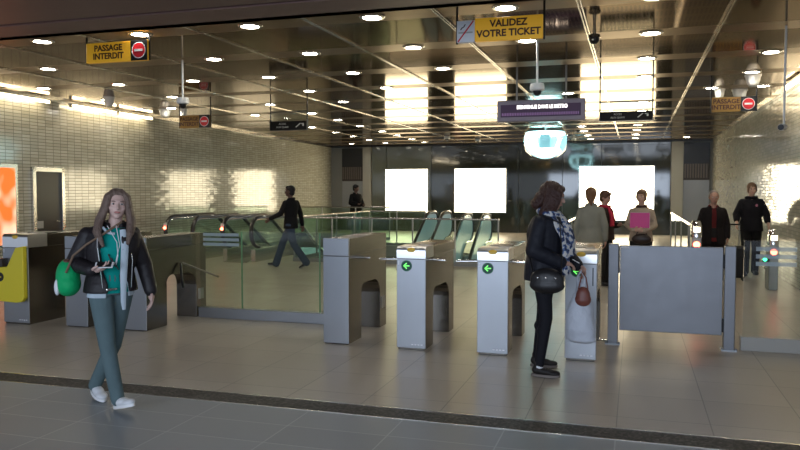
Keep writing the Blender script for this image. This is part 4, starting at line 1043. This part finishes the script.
# ---- simpler builder for the people farther away
def short_hair(t, J, F, m, puff=1.0, extra=None, name='hair'):
    bm = BM(); hair_cap(bm, J['head'], F, J['s'], .014, puff)
    if extra: extra(bm, J['head'], F, J['s'])
    return remesh(name, bm, m, .008, t, 1)
blk = mat('black trainer', (.015, .015, .016), .5); blksol = mat('grey sole', (.35, .35, .34), .6); drk = mat('dark sole', (.03, .03, .03), .6)
# 3. man striding left, behind the glass
J = pose(1.70, head=(0, -.02, 1.545), neck=(0, 0, 1.38), el=(.23, -.13, 1.10), wl=(.21, -.36, 1.0), er=(-.235, .12, 1.10), wr=(-.25, .16, .86), sl=(.14, -.06, 1.31), sr=(-.15, .07, 1.31),
         kl=(.07, -.16, .50), al=(.05, .0, .09), kr=(-.08, -.05, .49), ar=(-.07, -.32, .10))
J['kl'], J['al'] = V((.08, .08, .49)) * J['s'], V((.06, .33, .14)) * J['s']
J['kr'], J['ar'] = V((-.08, -.20, .52)) * J['s'], V((-.07, -.34, .10)) * J['s']
t, F = person('man in a black jumper and jeans striding left behind the glass barrier', (-6.80, 14.15, 0), math.radians(-84), J, (0, 0, 0), (.10, .055, .04), {'l': ((0, -.8, -.6), (-1, 0, 0), .4), 'r': ((0, .1, -1), (1, 0, 0), .4)})
trousers(t, J, cloth('dark blue jeans', (.045, .065, .10), .85), .016, 0, .011, .020, 'jeans'); top(t, J, cloth('black jumper', (.008, .008, .009), .9), .022, vox=.011, sw=.012, name='jumper')
short_hair(t, J, F, mat('black hair', (.006, .005, .005), .6), .99); face_bits(t, J['head'], F, J['s'], MATS['black hair'], (.12, .05, .04))
shoe(t, J['ar'], (0, -1), J['s'], blk, blksol, math.radians(8)); shoe(t, J['al'], (0, -1), J['s'], blk, blksol, math.radians(-25))
# 4. man far behind, in front of the far wall
J = pose(1.80, er=(-.22, -.02, 1.08), wr=(-.10, -.20, 1.05), el=(.22, -.02, 1.08), wl=(.12, -.22, 1.02))
t, F = person('man in dark clothes standing far back in front of the green wall', (-9.05, 23.9, 0), math.radians(58), J, (math.radians(20), .2, 0), (.16, .09, .07), {'l': ((-.5, -.8, 0), (0, 0, 1), .5), 'r': ((.5, -.8, 0), (0, 0, 1), .5)}, .011)
trousers(t, J, cloth('pale blue jeans', (.30, .38, .42), .85), .018, 0, .012, .015); top(t, J, cloth('black hooded jacket', (.007, .007, .008), .9), .045, vox=.012, sw=.03)
short_hair(t, J, F, MATS['black hair'], 1.05); face_bits(t, J['head'], F, J['s'], MATS['black hair'], (.12, .05, .04))
shoe(t, J['ar'], (0, -1), J['s'], blk, blksol); shoe(t, J['al'], (0, -1), J['s'], blk, blksol)
# 5. woman seen from behind in a grey jacket
J = pose(1.66, el=(.205, .02, 1.08), er=(-.205, .02, 1.08), wl=(.21, -.02, .86), wr=(-.21, -.02, .86), sl=(.14, .01, 1.30), sr=(-.14, .01, 1.30))
t, F = person('woman seen from behind in a grey green jacket with pinned up hair', (-.63, 11.7, 0), math.radians(178), J, (math.radians(-12), 0, 0), (.55, .34, .25), None, .010)
trousers(t, J, cloth('dark skirt cloth', (.03, .03, .03), .8), .014, 0, .012, 0); top(t, J, cloth('grey green jacket', (.25, .245, .20), .85, .5), .024, hem=.80, vox=.011, sw=.012, flare=.02)
def bun(bm, c, F, s):
    sph(bm, c + F @ V((0, .085, .035)) * s, 1, (.055 * s, .05 * s, .06 * s), F); sph(bm, c + F @ V((.0, .045, -.05)) * s, 1, (.066 * s, .05 * s, .06 * s), F)
    tube(bm, [c + F @ V((0, .09, 0)) * s, c + F @ V((-.02, .11, -.09)) * s, c + F @ V((-.035, .10, -.16)) * s], [.035, .03, .012], 8)
short_hair(t, J, F, mat('warm brown hair', (.16, .075, .035), .5, bump=.6, bscale=40), 1.03, bun); face_bits(t, J['head'], F, J['s'], MATS['warm brown hair'])
shoe(t, J['ar'], (0, -1), J['s'], blk, drk); shoe(t, J['al'], (0, -1), J['s'], blk, drk)
# 6. person beyond with something red
J = pose(1.60, el=(.20, -.04, 1.05), wl=(.10, -.2, 1.06))
t, F = person('person in dark clothes with a red scarf, half hidden behind the grey green jacket', (-.48, 13.2, 0), math.radians(60), J, (0, .25, 0), (.50, .30, .22), {'r': ((0, -.15, -1), (1, 0, 0), .45), 'l': ((-.6, -.7, 0), (0, 0, 1), .6)}, .011)
trousers(t, J, MATS['dark skirt cloth'], .014, 0, .012); top(t, J, cloth('dark brown coat', (.045, .03, .025), .85), .035, vox=.012, sw=.02)
short_hair(t, J, F, mat('chestnut hair', (.10, .04, .02), .5, bump=.6, bscale=40), 1.08); face_bits(t, J['head'], F, J['s'], MATS['chestnut hair'])
bm = BM(); sc_ = J['neck']; tube(bm, [sc_ + V((math.cos(a) * .085, math.sin(a) * .08, .01)) for a in [2 * PI * k / 12 for k in range(13)]], .03, 8); tube(bm, [sc_ + V((-.03, -.10, 0)), sc_ + V((-.04, -.165, -.15)), sc_ + V((-.03, -.17, -.32))], [.035, .05, .055], 8, flat=(1.2, .5)); remesh('scarf', bm, cloth('red wool', (.45, .03, .06), .9), .011, t, 1)
shoe(t, J['ar'], (0, -1), J['s'], blk, drk); shoe(t, J['al'], (0, -1), J['s'], blk, drk)
# 7. woman with the pink folder
J = pose(1.63, head=(0, -.03, 1.53), el=(.20, -.03, 1.08), er=(-.20, -.03, 1.08), sl=(.14, .01, 1.29), sr=(-.14, .01, 1.29), wl=(.07, -.225, 1.0), wr=(-.09, -.22, 1.01), kl=(.09, -.03, .48))
t, F = person('woman in a beige jacket hugging a pink folder, in front of the widest light box', (.10, 12.4, 0), math.radians(-6), J, (math.radians(-8), math.radians(6), 0), (.58, .36, .27), {'l': ((-1, -.2, .05), (0, .6, .4), .5), 'r': ((1, -.2, .0), (0, .6, .4), .5)})
trousers(t, J, MATS['dark skirt cloth'], .014, 0, .012); top(t, J, cloth('beige jacket', (.40, .32, .24), .85, .5), .024, hem=.82, vox=.010, sw=.014, flare=.015); womp = t
def crop(bm, c, F, s):
    for sx in (-1, 1): sph(bm, c + F @ V((sx * .058, .0, .0)) * s, 1, (.028 * s, .05 * s, .055 * s), F)
short_hair(t, J, F, mat('light brown hair', (.20, .11, .06), .5, bump=.6, bscale=40), 1.06, crop); face_bits(t, J['head'], F, J['s'], MATS['light brown hair'])
bm = BM(); lathe(bm, [(0, 0), (.01, 0)], 4) if False else tube(bm, [J['neck'] + V((math.cos(a) * .075, math.sin(a) * .07, .0)) for a in [2 * PI * k / 12 for k in range(13)]], .024, 8); obj('collar_scarf', bm, cloth('dark brown scarf', (.05, .025, .02), .9), t, smooth=True)
shoe(t, J['ar'], (0, -1), J['s'], blk, drk); shoe(t, J['al'], (0, -1), J['s'], blk, drk)
fo = carry('folder', 'bright pink folder held against the chest of the woman in beige', 'folder', womp, (.0, -.205, 1.15)); fo.rotation_euler.x = -.12
bm = BM(); cbox(bm, (0, 0, 0), (.29, .022, .235)); obj('cover', bm, mat('pink card', (.62, .05, .26), .45), fo, bevel=.004)
bm = BM(); cbox(bm, (0.004, .0, .001), (.287, .014, .237)); obj('papers', bm, M['signwhite'], fo)
hb2 = carry('handbag', 'dark handbag under the pink folder of the woman in beige', 'bag', womp, (.03, -.225, .86))
bm = BM(); sph(bm, (0, 0, 0), 1, (.15, .05, .085), None, 18, 12); remesh('bag_body', bm, mat('dark brown leather', (.025, .014, .012), .35), .010, hb2, 1)
bm = BM(); tube(bm, [(-.09, 0, .05), (-.05, 0, .12), (.05, 0, .12), (.09, 0, .05)], .008, 8); obj('handle', bm, MATS['dark brown leather'], hb2, smooth=True)
# 8. man in the dark coat
J = pose(1.61, head=(0, -.035, 1.535), er=(-.215, .02, 1.08), el=(.215, .02, 1.08), wr=(-.22, -.04, .87), wl=(.22, -.04, .87))
t, F = person('balding older man in a long dark coat and red jumper at the right', (1.235, 13.3, 0), math.radians(2), J, (0, math.radians(10), 0), (.40, .22, .16), None, .010)
trousers(t, J, cloth('black trousers', (.012, .011, .011), .85), .018, 0, .012, .012); top(t, J, cloth('dark red jumper', (.10, .012, .012), .85), .012, vox=.011, name='jumper', sleeve=.5, sw=0)
top(t, J, cloth('dark brown overcoat', (.012, .009, .009), .9), .036, hem=.72, vox=.012, gap=.22, sw=.018, flare=.015, name='coat', th=.03)
def fringe(bm, c, F, s): pass
bm = BM()
for sx in (-1, 1): sph(bm, J['head'] + F @ V((sx * .058, .03, .01)), 1, (.026, .055, .045), F)
sph(bm, J['head'] + F @ V((0, .075, .0)), 1, (.062, .04, .05), F); sph(bm, J['head'] + F @ V((0, .03, .055)), 1, (.070, .085, .064), F); remesh('hair', bm, mat('grey hair', (.16, .13, .11), .6), .009, t, 1)
face_bits(t, J['head'], F, J['s'], MATS['grey hair'])
shoe(t, J['ar'], (0, -1), J['s'], blk, drk); shoe(t, J['al'], (0, -1), J['s'], blk, drk)
# 9. boy in the black sweatshirt
J = pose(1.75, head=(0, -.03, 1.535), er=(-.24, -.02, 1.09), el=(.245, -.0, 1.09), wr=(-.25, -.15, .93), wl=(.27, -.12, .90), kr=(-.09, -.10, .50), ar=(-.085, -.03, .09), kl=(.09, -.02, .48), al=(.09, .10, .10))
t, F = person('boy in a black hooded sweatshirt walking with luggage beside the right wall', (2.10, 15.5, 0), math.radians(0), J, (math.radians(5), math.radians(4), 0), (.55, .33, .25), {'l': ((.1, -.2, -1), (-1, 0, 0), .5), 'r': ((-.1, -.3, -1), (1, 0, 0), .9)})
trousers(t, J, MATS['black trousers'], .018, 0, .012, .006); top(t, J, cloth('black sweatshirt', (.011, .010, .013), .9), .040, vox=.010, sw=.026, sleeve=.55, name='sweatshirt')
bm = BM(); tube(bm, [J['neck'] + V((math.cos(a) * .085, math.sin(a) * .075 + .02, .02)) for a in [2 * PI * k / 14 for k in range(15)]], .034, 8); obj('hood', bm, MATS['black sweatshirt'], t, smooth=True)
bm = BM(); sph(bm, J['chest'] + V((.07, -.165, .06)), 1, (.022, .006, .026)); obj('chest_badge', bm, mat('pink badge', (.45, .15, .22), .6), t)
short_hair(t, J, F, mat('tawny hair', (.15, .08, .04), .5, bump=.6, bscale=40), 1.06, crop); face_bits(t, J['head'], F, J['s'], MATS['tawny hair'])
shoe(t, J['ar'], (-.1, -1), J['s'], blk, drk); shoe(t, J['al'], (.1, -1), J['s'], blk, drk)
# luggage
t = thing('suitcase', 'black wheeled suitcase pulled between the man in the coat and the boy', 'suitcase', (1.70, 14.6, 0))
bm = BM(); box(bm, -.20, .20, -.12, .12, .05, .62); obj('shell', bm, mat('black nylon', (.012, .012, .013), .6, bump=.3), t, bevel=.04)
for x in (-.10, .10):
    bm = BM(); cone(bm, (x, .08, .60), (x, .08, 1.0), .010, seg=8); obj('pull_rod', bm, M['grey'], t)
bm = BM(); rc(bm, (-.11, .08, 1.0), (.11, .08, 1.0), .016, .016, 10); obj('pull_handle', bm, M['black'], t, smooth=True)
for x in (-.16, .16):
    bm = BM(); cone(bm, (x - .02, .06, .045), (x + .02, .06, .045), .045, seg=18); obj('wheel', bm, M['black'], t, smooth=True)
for x in (-.16, .16):
    bm = BM(); cone(bm, (x, -.08, 0), (x, -.08, .06), .02, seg=10); obj('foot', bm, M['black'], t)
